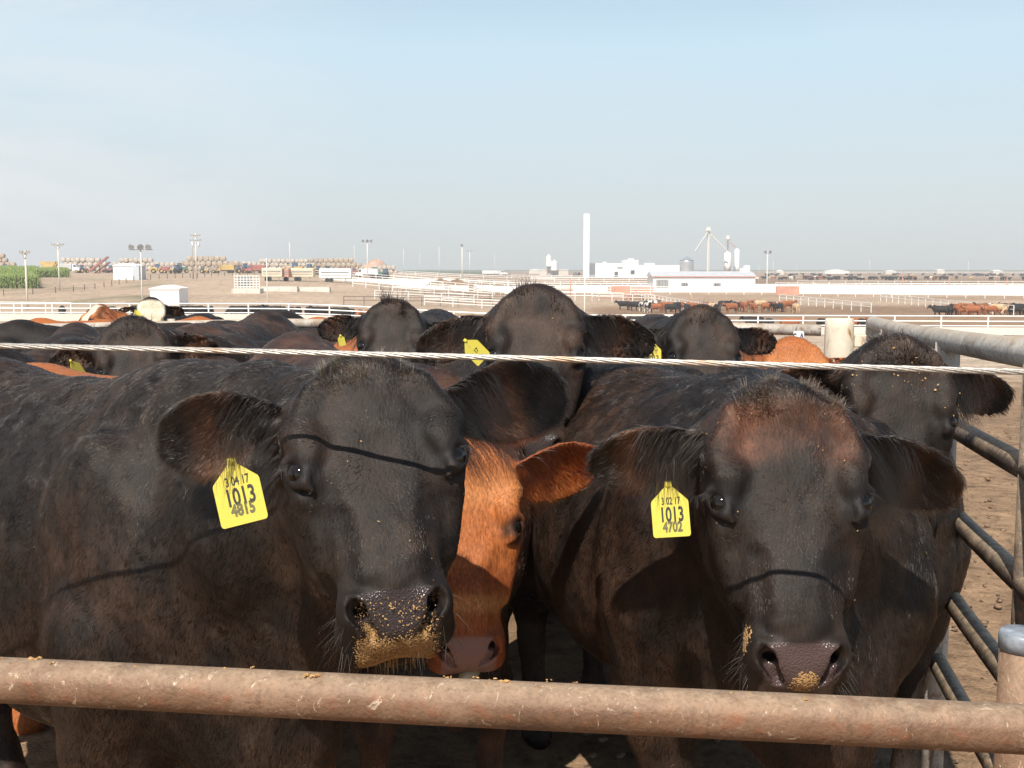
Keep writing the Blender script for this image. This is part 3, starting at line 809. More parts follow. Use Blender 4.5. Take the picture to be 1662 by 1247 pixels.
# pale tongue of the calf
tm = MB(); tm.lathe((0, 0, 0), [(.001, -.016), (.012, -.013), (.020, 0), (.014, .012), (.001, .016)], 18)
to = tm.build('tongue', plain('pale tongue', (.42, .36, .25), .45, 0, .15, 60), c3['root'], True); to.location = c3['hl'](.475, .006, -.125); to.scale = (1.0, 1.5, 1.0)
# ------------------------------------------------------------------ rest of the near pen
def filler(key, label, x, y, face, S=1.0, colour='black', z=0.0, headz=1.38, brown=.4, seed=1, hair=16000, ext=.50, yaw=None, tilt=40, poll=None, roll=0, hs=1.0,
           ears=((0, 0), (0, 0)), fine=.013, bw=1.0, name=None, hr=.0011, gain=None, tuft=.3):
    a = math.radians(face)
    if poll is None: poll = (x+math.cos(a)*ext*S, y+math.sin(a)*ext*S, z+headz*S)
    if yaw is None: yaw = face+90
    red = colour in ('red', 'hereford')
    z = z-.006*max(0, y-4)
    return cow(key, label, (x, y, z), face, poll, yaw, tilt, roll, hs=hs, S=S, fine=fine, coarse=.03, hair=hair, hair_r=hr, hlen=.95, colour=colour, ears=ears,
               bw=bw, brown=brown, group='red cattle in the near pen' if red else 'black feedlot cattle crowded in the pen',
               name='red_steer' if red else 'black_steer', seed=seed, gain=gain or (.62 if red else None), tuft=tuft)
c6 = filler('c6', 'black steer with spiky poll left of the tallest head, one ear raised', -.52, 5.4, -93, hs=1.0, poll=PX(640, 500, 4.5), yaw=6, tilt=30, roll=-4, seed=21, hair=40000, fine=.010, hr=.0009, ears=((-6, .1), (0, .1)))
c7 = filler('c7', 'black steer with round poll right of the tallest head, yellow tag hanging below its ear', .72, 4.75, -92, hs=.98, poll=PX(1142, 512, 4.05), yaw=4, tilt=30, roll=-3, seed=22, hair=40000, fine=.010, hr=.0009, ears=((6, .1), (-10, .1)), brown=.3)
c10 = filler('c10', 'black steer looking over the left steer\'s back with a tag edge at its ear', -1.02, 4.62, 205, S=.90, poll=PX(212, 530, 4.1), yaw=14, tilt=30, roll=5, seed=23, hair=45000, fine=.010, hr=.0008)
c11 = filler('c11', 'dark brown rump behind the left steer\'s ear, pale dried scrape on it', -.80, 4.02, 116, S=.985, colour='brown', headz=1.1, seed=24, hair=30000, hr=.0008)
filler('c12', 'dark steer\'s back at the left edge just above the cable, dusty on top', -2.1, 4.55, 12, S=.93, seed=25, brown=.5, headz=.9)
filler('c13', 'brownish black rump with pale scrape marks left of the spiky poll', -1.38, 6.35, 84, S=.99, seed=26, brown=.8, headz=1.0)
filler('c14', 'smooth black rump right behind the scraped brownish rump', -1.52, 7.6, 78, S=.96, seed=27, headz=1.0, hair=9000)
filler('c15', 'low dark back between the scraped rump and the spiky poll', -1.15, 5.9, 160, S=.93, seed=28, brown=.6, headz=.9)
filler('c16', 'dark back rising behind the low one left of the raised ear', -1.05, 7.2, 20, S=.92, seed=29, headz=1.0, brown=.5, hair=9000)
filler('c17', 'black back with two humps at the far left of the pen', -3.2, 7.0, 195, S=.93, seed=30, headz=1.0, hair=9000)
filler('c18', 'black back left of the black face that looks over the left steer', -2.35, 5.7, 170, S=.92, seed=31, headz=.95, brown=.5)
filler('c19', 'red back showing at the left between two black backs', -3.9, 9.0, 180, S=.885, colour='red', seed=32, headz=.9, hair=6000)
filler('c20', 'red back right of the white faced steer', -2.55, 9.3, 0, S=.885, colour='red', seed=33, headz=.9, hair=6000, ext=.45)
filler('c21', 'tan red back in the gap left of the raised ear', -1.75, 9.6, 180, S=.875, colour='red', seed=34, headz=.9, hair=6000)
filler('c22', 'black back below the white faced steer', -2.75, 7.4, 5, S=.87, seed=35, headz=.9, hair=9000)
filler('c23', 'black back with faint ridge left of the white faced steer', -3.1, 8.4, 150, S=.86, seed=36, headz=.95, hair=6000)
c8 = filler('c8', 'white faced black steer looking over the backs at the far end', -3.45, 11.3, -90, S=.93, colour='whiteface_black', poll=PX(245, 490, 10.6), yaw=18, tilt=20, seed=37, hair=14000, hr=.0016, gain=1.0, z=-.1)
c9 = filler('c9', 'red and white steer with its head turned left at the far end', -3.6, 10.4, 170, S=.92, colour='hereford', poll=PX(158, 498, 10.2), yaw=-48, tilt=48, seed=38, hair=12000, hr=.0016, z=-.1)
filler('c24', 'red flank glimpsed behind the tag of the round polled steer', .55, 5.35, 10, S=.97, colour='red', seed=39, hair=12000, headz=.85)
c25 = filler('c25', 'red steer\'s poll and ear peeping above the cable beside the white post', 1.13, 5.4, -95, S=.86, colour='red', poll=PX(1290, 560, 4.6), yaw=0, tilt=35, seed=40, hair=20000)
filler('c26', 'blue black back between the two right hand heads', .98, 4.25, -80, S=.86, seed=41, headz=.9, hair=16000, brown=.05)
filler('c27', 'dark back with a dusty crest just left of the dark brown rump', -1.32, 5.25, 100, S=.93, seed=44, brown=.7, headz=.95)
filler('c28', 'black back between the left edge and the black face behind the left steer', -2.05, 5.35, 65, S=.915, seed=45, brown=.5, headz=.9)
filler('c29', 'distant black back left of the tan red one', -1.75, 8.7, 100, S=.91, seed=46, headz=.95, hair=6000)
filler('c30', 'brownish black rump at the left edge below the two humped back', -2.55, 6.5, 110, S=.935, seed=47, brown=.8, headz=.95)
for c in (c6, c7): ear_fringe(c, -1, 400, .05); ear_fringe(c, 1, 400, .05)
spikes(c6, 120, .07, .0011, jit=.4, yw=.05); spikes(c7, 50, .04, .0010); spikes(c10, 60, .035, .001)
ear_tag(c5['root'], c5['Minv'], tuple(PX(753, 551, 2.95)), .050, .078, -44, -8, 25, [('17', .016, -.050, M_INK, .0006, .8)])
ear_tag(c7['root'], c7['Minv'], tuple(PX(1058, 552, 3.62)), .060, .092, 0, -10, 0,
        [('3 04 17', .017, -.045, M_INK, .0004, .62), ('1013', .033, -.073, M_INK, .0006, .62), ('4808', .02, -.09, M_INK2, .0006, .7)])
ear_tag(c6['root'], c6['Minv'], tuple(PX(552, 543, 4.3)), .028, .045, -10, -8, 30, [])
ear_tag(c8['root'], c8['Minv'], tuple(PX(219, 503, 10.5)), .06, .09, -25, -8, 10, [])
ear_tag(c10['root'], c10['Minv'], tuple(PX(113, 584, 3.75)), .05, .10, -35, -8, 72, [])
# dust and dried scrapes
for c, n in ((c1, 150), (c2, 90), (c4, 80), (c5, 40)):
    H = c['H']; V = c['V']
    m = ((H[:, 0] < .24) & (H[:, 0] > -.02) & (H[:, 2] > -.07)).astype(float)*sstep(vnoise(V, 17, 5), .62, .85)+.1*(V[:, 2] > 1.0)*sstep(vnoise(V, 6, 6), .6, .8)
    crumbs(c, 'dust_flakes', m, n, (.0005, .0021) if c in (c1, c2) else (.0012, .0038), lift=.010)
# ------------------------------------------------------------------ pipe rail, cable, side fence
def rust_mat(name, base, hi, lo, metal=.15, rough=.62, sc_=1.0, dustw=.55):
    k = NT(name); v = k.coord((1, 1, 1))
    a = k.noise(v, 7*sc_, 6, .62, .4); b = k.noise(v, 42*sc_, 5, .65); c = k.noise(v, 170*sc_, 3, .6)
    col = k.ramp(a, [(.30, lo), (.50, base), (.72, hi)])
    col = k.mix(k.ramp(b, [(.53, 0.0), (.68, .75)]), col, (.23, .090, .045))
    vs = k.coord((1, 1, .45)); dn = k.noise(vs, 34*sc_, 6, .75, 2.2)
    col = k.mix(k.ramp(dn, [(.60, 0.0), (.66, .8)]), col, (.60, .50, .38))
    vd = k.coord((3.2, 3.2, .5)); dd = k.noise(vd, 12*sc_, 5, .6, .8); col = k.mix(k.ramp(dd, [(.30, .75), (.42, 0.0)]), col, (.10, .062, .040))
    g = k.n('ShaderNodeNewGeometry'); sp = k.n('ShaderNodeSeparateXYZ'); k.l(g.outputs['Normal'], sp.inputs[0])
    dust = k.math('MULTIPLY', k.ramp(sp.outputs['Z'], [(.25, 0.0), (.95, 1.0)]), k.ramp(b, [(.3, .10), (.65, dustw)]))
    col = k.mix(dust, col, (.50, .39, .27))
    col = k.mix(k.ramp(c, [(.35, .25), (.5, 0.0)]), col, (.06, .035, .02))
    h = k.math('ADD', k.math('MULTIPLY', b, .7), k.math('MULTIPLY', c, .4))
    return k.bsdf(col, k.ramp(a, [(.3, rough-.12), (.7, rough+.15)]), metal, .4, k.bump(h, .7, .005))
M_PIPE = rust_mat('rusty pipe', (.195, .110, .066), (.285, .180, .118), (.105, .058, .034))
M_GALV = rust_mat('scuffed grey pipe', (.46, .43, .39), (.64, .60, .54), (.26, .20, .15), .1, .6, dustw=.8)
M_DARKP = rust_mat('dark and shaded pipe', (.085, .068, .055), (.30, .22, .15), (.030, .024, .020), .05, .6, dustw=1.0)  # dark lower rails; on the near post this tone stands in for shade
def cable_mat():
    k = NT('wire rope'); v = k.coord()
    n = k.noise(v, 300, 3); n2 = k.noise(v, 9, 4, .6)
    c = k.ramp(n, [(.3, (.34, .31, .28)), (.7, (.60, .57, .52))])
    c = k.mix(k.ramp(n2, [(.58, 0.0), (.68, .7)]), c, (.42, .24, .13))
    return k.bsdf(c, .42, .55, .5)
M_CABLE = cable_mat()
# top rail of the feed fence: passes (0,1103) at 1.44 m and (1662,1186) at 1.30 m
A = PX(0, 1104, 1.44); Bp = PX(1662, 1184, 1.31)
dv = (Bp-A)/np.linalg.norm(Bp-A)
def lathe_pipe(a, b, r, n=40, seg=60, wob=.0004):
    m = MB(); pts = []
    for i in range(seg+1):
        t = i/seg; pts.append(a+(b-a)*t+np.array([0, math.sin(t*37)*wob, math.sin(t*23+1)*wob]))
    m.tube(pts, r, n=n, off=.1); return m
rail = lathe_pipe(A-dv*1.6, Bp+dv*1.8, .0300).build('pipe_rail', M_PIPE, None, True)
tag(rail, 'rusty steel pipe rail crossing the whole picture below the muzzles', 'rail')
m = MB()
for i in range(26):
    t = rnd.random(); p = A+(Bp-A)*t+np.array([0, rnd.uniform(-.012, .012), .0292])
    s_ = rnd.uniform(.001, .003) if i > 2 else .0045
    for q in range(3 if i > 3 else 9):
        m.box(p+np.array([rnd.uniform(-1, 1)*s_*2, rnd.uniform(-1, 1)*s_, rnd.uniform(0, .6)*s_]), (s_*rnd.uniform(.6, 1.8), s_*.6, s_*.4), rz=rnd.random()*3, rx=rnd.random())
tag(m.build('feed_flakes', M_FEED), 'scattered flakes of feed lying on the rusty pipe rail', 'feed', kind='stuff')
# wire rope
CA = PX(0, 562.5, 1.60); CB = PX(1662, 603, 1.415); cd = (CB-CA)/np.linalg.norm(CB-CA)
Ca, Cb = CA-cd*1.8, CB+cd*2.0
Lc = np.linalg.norm(Cb-Ca); m = MB(); e1 = np.cross(cd, [0, 0, 1.0]); e1 /= np.linalg.norm(e1); e2 = np.cross(cd, e1)
nseg = int(Lc/.005)
for s_ in range(6):
    pts = []
    for i in range(nseg+1):
        x = Lc*i/nseg; a = 2*math.pi*(x/.15+s_/6)
        c = Ca+cd*x+np.array([0, 0, -.0016*math.sin(x*2.1)])
        pts.append(c+(e1*math.cos(a)+e2*math.sin(a))*.0027)
    m.tube(pts, .0016, n=6)
m.tube([Ca, Cb], .0020, n=8)
cable = m.build('steel_cable', M_CABLE, None, True)
tag(cable, 'twisted steel cable stretched across the picture in front of the heads', 'cable')
# short capped post at the right
e = empty('capped_post', (.700, 1.475, -.1), 0, 'short capped steel post rising behind the right end of the pipe rail', 'post')
m = MB(); m.lathe((0, 0, 0), [(.030, 0), (.030, .3), (.030, .6), (.030, .9), (.030, 1.205)], 36); m.build('post', M_PIPE, e, True)
m = MB(); m.lathe((0, 0, 1.203), [(.0312, -.020), (.0318, -.004), (.0312, .002), (.028, .0055), (.001, .0065)], 36)
m.build('cap', plain('blue grey cap', (.30, .33, .37), .5, .2, .4, 40), e, True)
# side fence with five curved rails
def side_pt(t, z):
    """t 0 near (right edge of view) .. 1 far end"""
    P0, P1, P2, P3 = np.array([1.10, 2.15]), np.array([1.26, 3.1]), np.array([1.50, 4.4]), np.array([1.90, 5.85])
    a = (1-t)**3*P0+3*(1-t)**2*t*P1+3*(1-t)*t*t*P2+t**3*P3
    return np.array([a[0], a[1], z])
sf = empty('side_fence', (1.5, 4, 0), 0, 'curved five rail pipe fence running back along the right side of the pen', 'fence')
ofs = np.array([1.5, 4, 0])
def rmat(z0, z1): pass
for i, (z0, z1, mt) in enumerate(((1.425, 1.325, M_GALV), (1.165, 1.10, M_DARKP), (.905, .86, M_DARKP), (.655, .63, M_DARKP), (.40, .40, M_DARKP))):
    pts = [side_pt(t, z0+(z1-z0)*t)-ofs for t in np.linspace(-.18, 1, 40)]
    m = MB(); m.tube(pts, .034 if i == 0 else .029, n=24, off=.2); o = m.build('rail', mt, sf, True)
for t in (.37, .74, .985):
    p = side_pt(t, 0); m = MB(); m.lathe(p-ofs, [(.036, -.4), (.036, 1.42-.1*t)], 24)
    m.build('post', M_GALV, sf, True)
m = MB(); m.lathe(side_pt(.088, 0)-ofs, [(.028, -.4), (.028, 1.44)], 24); m.build('post', M_DARKP, sf, True)  # near post: its shade is painted in with the dark colour
# white flaking corner post with block and tail rail
k = NT('flaking white post'); v = k.coord((1, 1, .5)); n = k.noise(v, 14, 6, .65, .6)
c = k.ramp(n, [(.31, (.33, .14, .05)), (.37, (.45, .33, .22)), (.43, (.64, .57, .45)), (.75, (.74, .70, .60))])
M_FLAKE = k.bsdf(c, .75, 0, .3, k.bump(n, .4, .01))
px = PX(1362, 545, 5.75)
e = empty('corner_post', (px[0], 5.75, -.1), 0, 'thick white flaking corner post beside the end of the side rails', 'post')
m = MB(); m.lathe((0, 0, 0), [(.074, 0), (.074, 1.40), (.072, 1.445), (.066, 1.45)], 32); m.build('post', M_FLAKE, e, True)
m = MB(); m.box((.145, -.01, 1.335), (.15, .06, .062)); m.build('block', M_FLAKE, e, bevel=.004)
bf = empty('back_fence', (px[0]-.6, 5.9, 0), 0, 'grey pipe rail of the far pen end left of the white corner post', 'fence')
m = MB(); m.tube([(.52, -.1, 1.285), (.0, .05, 1.29), (-2.6, 1.2, 1.26), (-6, 2.9, 1.12)], .030, n=20); m.build('rail', M_GALV, bf, True)
for x_, y_ in ((.25, -.02), (-1.6, .75), (-3.4, 1.6), (-5.2, 2.5)):
    m = MB(); m.lathe((x_, y_, 0), [(.025, -.4), (.025, 1.27)], 16); m.build('post', M_GALV, bf, True)
for z_ in (1.05, .75):
    m = MB(); m.tube([(.52, -.1, z_), (0, .05, z_), (-2.6, 1.2, z_), (-6, 2.9, z_-.1)], .006, n=8); m.build('wire', M_GALV, bf, True)
sp = PX(1296, 549, 5.80)
sg = MB(); sg.box((0, 0, 0), (.055, .006, .075)); s1 = sg.build('pen_sign', plain('white sign', (.75, .76, .78), .5, 0, .05)); s1.location = (sp[0], 5.80, sp[2])
tag(s1, 'small white pen sign with blue letters hanging on the far grey rail', 'sign')
t = text_mesh('S A', .062, .7, 'lettering', plain('blue letters', (.03, .06, .16), .5), s1, .001); t.rotation_euler = (math.pi/2, 0, 0); t.location = (0, -.0042, -.018)
# ------------------------------------------------------------------ the land
TD = [0, 8, 25, 50, 75, 110, 150, 190, 216, 260, 350, 600, 1200, 3000, 9000]
TL = [0, -.05, -.6, -1.4, -2.0, -2.7, -2.95, -1.6, -.35, .15, 1.25, 1.45, 1.45, 1.4, 1.3]
TR = [0, -.05, -.8, -1.9, -2.75, -3.8, -4.2, -3.75, -3.4, -3.1, -2.6, -1.9, -1.2, -.6, .2]
def gz(x, y):
    x = np.asarray(x, float); y = np.asarray(y, float)
    d = np.maximum(np.sqrt(y*y+.15*x*x)*np.where(y < 0, .2, 1), .01)
    px = 831+x/np.maximum(y, 1.0)*1800
    t = sstep(px, 430, 900)
    return np.interp(d, TD, TL)*(1-t)+np.interp(d, TD, TR)*t
def G(px, d):
    """ground point seen along image column px at distance d"""
    x = (px-831)/1800*d*1.005
    return np.array([x, d, float(gz(x, d))])
# the sheet: rows and columns spaced wider with distance
def spaced(n, s, far): t = np.linspace(-1, 1, n); return np.sinh(t*s)/np.sinh(s)*far
gx = spaced(361, 8.6, 9000.0)
gy = np.concatenate([-np.geomspace(.5, 400, 24)[::-1], np.arange(0, 12, .11), 12*np.geomspace(1, 750, 210)])
X, Y = np.meshgrid(gx, gy, indexing='ij'); P = np.stack([X.ravel(), Y.ravel(), np.zeros(X.size)], 1)
Z = gz(P[:, 0], P[:, 1])
dist = np.hypot(P[:, 0], P[:, 1])
near = sstep(14-dist, 0, 6)
Z += near*((fbm(P, 2.2, 3, 4)-.5)*.05+(fbm(P, 9, 5, 3)-.5)*.035)
P[:, 2] = Z
px = 831+P[:, 0]/np.maximum(P[:, 1], 1)*1800; d = P[:, 1]
# what the soil is made of, from place to place
nz = fbm(P*np.array([1, 1, 0]), .05, 8, 4); nz2 = fbm(P*np.array([1, 1, 0]), .6, 12, 4)
TAN, BRN, PALE, GRN, PINK = [np.array(c) for c in ((.52, .385, .275), (.21, .135, .083), (.58, .45, .335), (.12, .155, .06), (.48, .25, .17))]
C = np.tile(TAN, (len(P), 1))
def blend(C, m, col): m = np.clip(m, 0, 1)[:, None]; return C*(1-m)+col*m
C = blend(C, sstep(25-d+(nz2-.5)*8, 0, 6), np.array([.33, .215, .130]))                       # manure pack of the near pens
C = blend(C, sstep(d, 26, 32)*sstep(72-d, 0, 4), PALE)                       # feed road
C = blend(C, sstep(d, 128, 136)*sstep(176-d, 0, 8)*sstep(px+(nz-.5)*300, 900, 1000), BRN*1.5)
C = blend(C, sstep(d, 84, 88)*sstep(140-d, 0, 8)*sstep(px, 640, 800), BRN*1.7)
C = blend(C, sstep(d, 186, 196)*sstep(232-d, 0, 14)*sstep(px, 680, 760)*.6*sstep(nz, .3, .6), BRN*1.8)
C = blend(C, sstep(d, 275, 300)*sstep(px, 690, 760)*sstep(nz+.15*nz2, .42, .6)*.8, BRN*1.6); C = blend(C, sstep(d, 275, 290)*sstep(520-d, 0, 40)*sstep(px, 1180, 1220)*.85, BRN*1.5)
C = blend(C, sstep(d, 196, 204)*sstep(224-d, 0, 8)*sstep(60-np.abs(px-1020), 0, 20), PINK)
C = blend(C, sstep(d, 650, 800)*sstep(px, 560, 640)*sstep(840-px, 0, 60), GRN)
C = blend(C, sstep(d, 1500, 2200)*.8, np.array([.20, .24, .14]))
C = blend(C, sstep(60-np.abs(d-205+px*.15), 0, 30)*sstep(330-px, 0, 120)*sstep(nz2+nz*.5, .80, .95)*.6, GRN)   # thin weeds by the wire fence
n = len(gx); m = len(gy); ii, jj = np.meshgrid(np.arange(n-1), np.arange(m-1), indexing='ij'); a = (ii*m+jj).ravel()
Qd = np.stack([a, a+m, a+m+1, a+1], 1)
k = NT('bare feedlot soil'); at = k.n('ShaderNodeAttribute'); at.attribute_name = 'Col'
v = k.coord()
f1 = k.noise(v, 1.1, 6, .65); f2 = k.noise(v, 9, 6, .7, .3); f3 = k.noise(v, 60, 5, .65); f4 = k.noise(v, .05, 5, .6)
c = k.mix(1.0, at.outputs['Color'], k.ramp(f1, [(.3, .60), (.7, 1.2)]), 'MULTIPLY')
c = k.mix(1.0, c, k.ramp(f2, [(.34, .50), (.5, .95), (.7, 1.25)]), 'MULTIPLY')
c = k.mix(1.0, c, k.ramp(f4, [(.3, .82), (.7, 1.12)]), 'MULTIPLY')
c = k.mix(1.0, c, k.ramp(f3, [(.3, .75), (.6, 1.1)]), 'MULTIPLY')
hh = k.math('ADD', k.math('MULTIPLY', f2, 1.0), k.math('MULTIPLY', f3, .35))
M_SOIL = k.bsdf(c, .95, 0, .15, k.bump(hh, .8, .035))
ground = np_mesh('ground', P, Qd, M_SOIL, None, True, {'Col': C}); tag(ground, kind='structure')
# clods of dried manure lying about the near pens
M_CLOD = plain('dried manure', (.21, .135, .085), .95, 0, .4, 30, .6, 60)
xy = []
while len(xy) < 3200:
    y = rnd.uniform(1.2, 15); x = rnd.uniform(.2, 1.2+.55*y) if rnd.random() < .8 else rnd.uniform(-4, 2)
    if vnoise(np.array([[x, y, 0]]), 1.3, 4)[0] > rnd.random()*.9: xy.append((x, y))
xy = np.array(xy); zz = gz(xy[:, 0], xy[:, 1]); rr = .005+.019*NR.rand(len(xy))**3
ico = bpy.data.meshes.new('t'); import bmesh
bm = bmesh.new(); bmesh.ops.create_icosphere(bm, subdivisions=1, radius=1); IV = np.array([v_.co[:] for v_ in bm.verts]); IF = np.array([[v_.index for v_ in f.verts] for f in bm.faces]); bm.free()
Vv = []; Ff = []
for q, (p, z_, r) in enumerate(zip(xy, zz, rr)):
    W_ = IV*(1+.42*NR.randn(len(IV), 1))*np.array([1, 1+.4*NR.rand(), .55])*r
    Vv.append(W_+[p[0], p[1], z_+r*.2+.006]); Ff.append(IF+q*len(IV))
clods = np_mesh('manure_clods', np.concatenate(Vv), np.concatenate(Ff), M_CLOD, None, False); tag(clods, kind='stuff')

# ------------------------------------------------------------------ materials of the far yard
M_WHITE = plain('white pipe paint', (.80, .79, .76), .5, .1, .06, 2)
M_WALLW = plain('white sheet metal', (.80, .80, .79), .45, 0, .05, .4)
M_CONC = plain('pale concrete bunk', (.62, .57, .50), .85, 0, .12, .7)
M_WOODP = plain('weathered pole wood', (.34, .28, .22), .85, 0, .2, 2)
M_POLEW = plain('pale pole', (.66, .62, .56), .7, 0, .1, 2)
M_STEELG = plain('dull grey steel', (.36, .37, .38), .45, .6, .15, 2)
M_ROOFG = plain('pale metal roof', (.62, .62, .63), .5, .2, .08, .6)
M_DARK = plain('dark opening', (.10, .10, .11), .7, 0, .2, 1)
M_POSTD = plain('dark fence post', (.13, .10, .08), .8, 0, .3, 3)
M_HAY = plain('baled hay', (.43, .35, .27), .95, 0, .3, 1.2)
M_HAYP = plain('net wrapped hay', (.48, .42, .36), .9, 0, .3, 1.0)
M_YEL = plain('yellow machine paint', (.55, .38, .14), .5, 0, .2, 2)
M_GRNP = plain('green machine paint', (.10, .22, .15), .5, 0, .2, 2)
M_REDP = plain('red machine paint', (.36, .13, .11), .5, 0, .2, 2)
M_BLK = plain('tyre rubber', (.03, .03, .03), .8, 0, .2, 5)
M_SALM = plain('faded red panel', (.55, .28, .20), .8, 0, .2, .4)
M_BLUE = plain('blue cab glass', (.08, .13, .2), .2, 0, .1, 3)

# ------------------------------------------------------------------ long fences
def rail_fence(name, label, pts, step, heights, rr, mt, pr=None, group=None, hpost=None, parts=True, bunk=None, off=(0, 0)):
    """pts: ground points; heights of the rails; posts as parts when large enough"""
    pts = [np.array(p, float) for p in pts]
    o0 = pts[0]; e = empty(name, o0, 0, label, 'fence', group)
    L = [0]
    for a, b in zip(pts[:-1], pts[1:]): L.append(L[-1]+np.linalg.norm((b-a)[:2]))
    def at_(s):
        i = min(max(np.searchsorted(L, s)-1, 0), len(pts)-2); t = (s-L[i])/(L[i+1]-L[i]+1e-9); p = pts[i]+(pts[i+1]-pts[i])*t
        p[2] = float(gz(p[0], p[1])); return p
    ns = max(2, int(L[-1]/step)+1); S = [L[-1]*i/(ns-1) for i in range(ns)]
    P_ = [at_(s)-o0 for s in S]
    hp = hpost or max(heights)
    pr = pr or rr*1.25
    if parts and ns <= 100:
        m = MB(); m.tube([(0, 0, -.6), (0, 0, hp)], pr, n=8); first = m.build('post', mt, e); first.location = P_[0]
        for p in P_[1:]:
            c = first.copy(); COL.objects.link(c); c.parent = e; c.location = p
        for h in heights:
            m = MB(); m.tube([p+np.array([0, 0, h]) for p in P_], rr, n=6); m.build('rail', mt, e)
    else:
        m = MB()
        for p in P_: m.tube([p+np.array([0, 0, -.6]), p+np.array([0, 0, hp])], pr, n=4)
        m.build('posts', mt, e)
        m = MB()
        for h in heights: m.tube([p+np.array([0, 0, h]) for p in P_], rr, n=4)
        m.build('rails', mt, e)
    return e
FA = 'white pipe fences across the feedlot'
A0, A1 = G(-330, 84.5), G(1990, 72)
fpts = [A0+(A1-A0)*t for t in np.linspace(0, 1, 9)]
fe = rail_fence('pipe_fence', 'long white two rail pipe fence running across the picture just behind the near pen', fpts, 3.0, (1.28, .93, .62), .045, M_WHITE, .055, FA)
m = MB()
pp = [A0+(A1-A0)*t for t in np.linspace(0, 1, 40)]
for a, b in zip(pp[:-1], pp[1:]):
    a = a.copy(); b = b.copy(); a[2] = gz(a[0], a[1]); b[2] = gz(b[0], b[1])
    q = [a+np.array([0, -.55, -.3]), b+np.array([0, -.55, -.3]), b+np.array([0, -.5, .55]), a+np.array([0, -.5, .55]), a+np.array([0, -.38, .55]), b+np.array([0, -.38, .55]), b+np.array([0, -.1, .2]), a+np.array([0, -.1, .2])]
    m.add(q, [(0, 1, 2, 3), (3, 2, 5, 4), (4, 5, 6, 7)])
bk = m.build('feed_bunk', M_CONC); tag(bk, 'long low concrete feed bunk at the foot of the white pipe fence behind the pen', 'feed bunk')
def fence_px(label, a, b, heights, rr=.05, step=3, mt=None, parts=True, name='pipe_fence', group=FA, hp=None):
    return rail_fence(name, label, [G(*a), (G(*a)+G(*b))/2, G(*b)], step, heights, rr, mt or M_WHITE, None, group, hp, parts)
fence_px('white rail fence in front of the long barn', (1148, 226), (1262, 222), (1.5, 1.0, .5), .07)
fence_px('white rail fence left of the long barn', (1022, 226), (1118, 224), (1.5, 1.0, .5), .07)
fence_px('white rail fence behind the tallest head, right side', (900, 228), (990, 226), (1.5, 1.0, .5), .07)
fence_px('white post fence along the front of the right hand white wall', (1300, 213), (1720, 196), (1.4, .9), .06)
fence_px('upper white rail fence above the right hand white wall', (1255, 262), (1760, 240), (1.6, 1.1), .07)
fence_px('thin white fence slanting right from the mixed herd', (1262, 185), (1410, 150), (1.3, .8), .05)
fence_px('thin white fence slanting down before the right hand herd', (1425, 190), (1640, 138), (1.3, .8), .05)
fence_px('white fence slanting down behind the mixed herd', (1030, 200), (1150, 145), (1.3, .8), .05)
fence_px('stepped white pens in the middle, nearest row', (575, 205), (800, 190), (1.6, 1.1, .6), .07)
fence_px('stepped white pens in the middle, second row', (700, 222), (870, 205), (1.6, 1.1, .6), .07)
fence_px('stepped white pens in the middle, third row', (705, 240), (890, 232), (1.6, 1.1, .6), .07)
fence_px('stepped white pens in the middle, farthest row', (720, 262), (1060, 255), (1.6, 1.1, .6), .08)
fence_px('dark rail fence running down from the white pens', (560, 150), (800, 165), (1.2, .7), .04, mt=M_POSTD)
fence_px('dark rail fence beside the slanting white pens', (655, 178), (830, 182), (1.3, .9, .5), .045, mt=M_POSTD)
fence_px('pale pipe fence at the left edge beyond the bunk', (-60, 112), (120, 96), (1.2, .7), .05, step=4)
for lab, a, b in (('far white fence line behind the tower', (860, 380), (1060, 372)),
                  ('far white fence line in front of the low white sheds', (830, 470), (1060, 455)), ('farthest pale fence line near the skyline', (1240, 860), (1800, 830)), ('pale fence line left of the tower', (640, 420), (900, 400))):
    fence_px(lab, a, b, (1.5, .9), .09, step=8)
for lab, a, b, hs_ in (('pale rail row between the white windbreaks, left part', (640, 300), (850, 288), (1.5, .9)), ('pale rail row between the white windbreaks, right part', (860, 296), (1060, 286), (1.5, .9)),
                  ('white rail row above the cream trailers', (500, 262), (700, 252), (1.5, 1.0)), ('low pale pen rail right below the slanting white pens', (610, 170), (770, 174), (1.3, .9, .5)),
                  ('low pale pen rail left of the tallest head', (690, 160), (830, 156), (1.3, .9, .5)), ('pale pen rail running to the tallest head', (820, 196), (1010, 190), (1.4, .9)),
                  ('white rail below the dark herds on the right plain', (1290, 300), (1720, 286), (1.5, .9)), ('pale pen rail left of the mixed herd', (960, 192), (1060, 182), (1.3, .8)),
                  ('white rail row behind the slanting pens', (560, 226), (720, 220), (1.5, 1.0, .5)), ('short white rail row at the foot of the manure mounds', (770, 214), (900, 210), (1.5, 1.0, .5))):
    fence_px(lab, a, b, hs_, .06, step=4)
# wire fence with dark posts on the slope at the left
wp = [G(-140, 165), G(8, 168), G(70, 172), G(120, 178), G(168, 190), G(215, 207), G(236, 214), G(300, 235), G(370, 262), G(470, 300)]
rail_fence('wire_fence', 'wire fence with dark wooden posts climbing the tan slope at the left', wp, 4.3, (.95, .6, .3), .012, M_POSTD, .07, parts=True)
# close cable fence beyond the side rails
e = rail_fence('cable_fence', 'three strand cable fence with thin steel posts crossing the tan ground beyond the side rails', [G(1120, 20.5), G(1560, 20), G(2000, 19.5)], 2.6, (1.02, .80, .58, .36), .011, M_GALV, .022, parts=True)

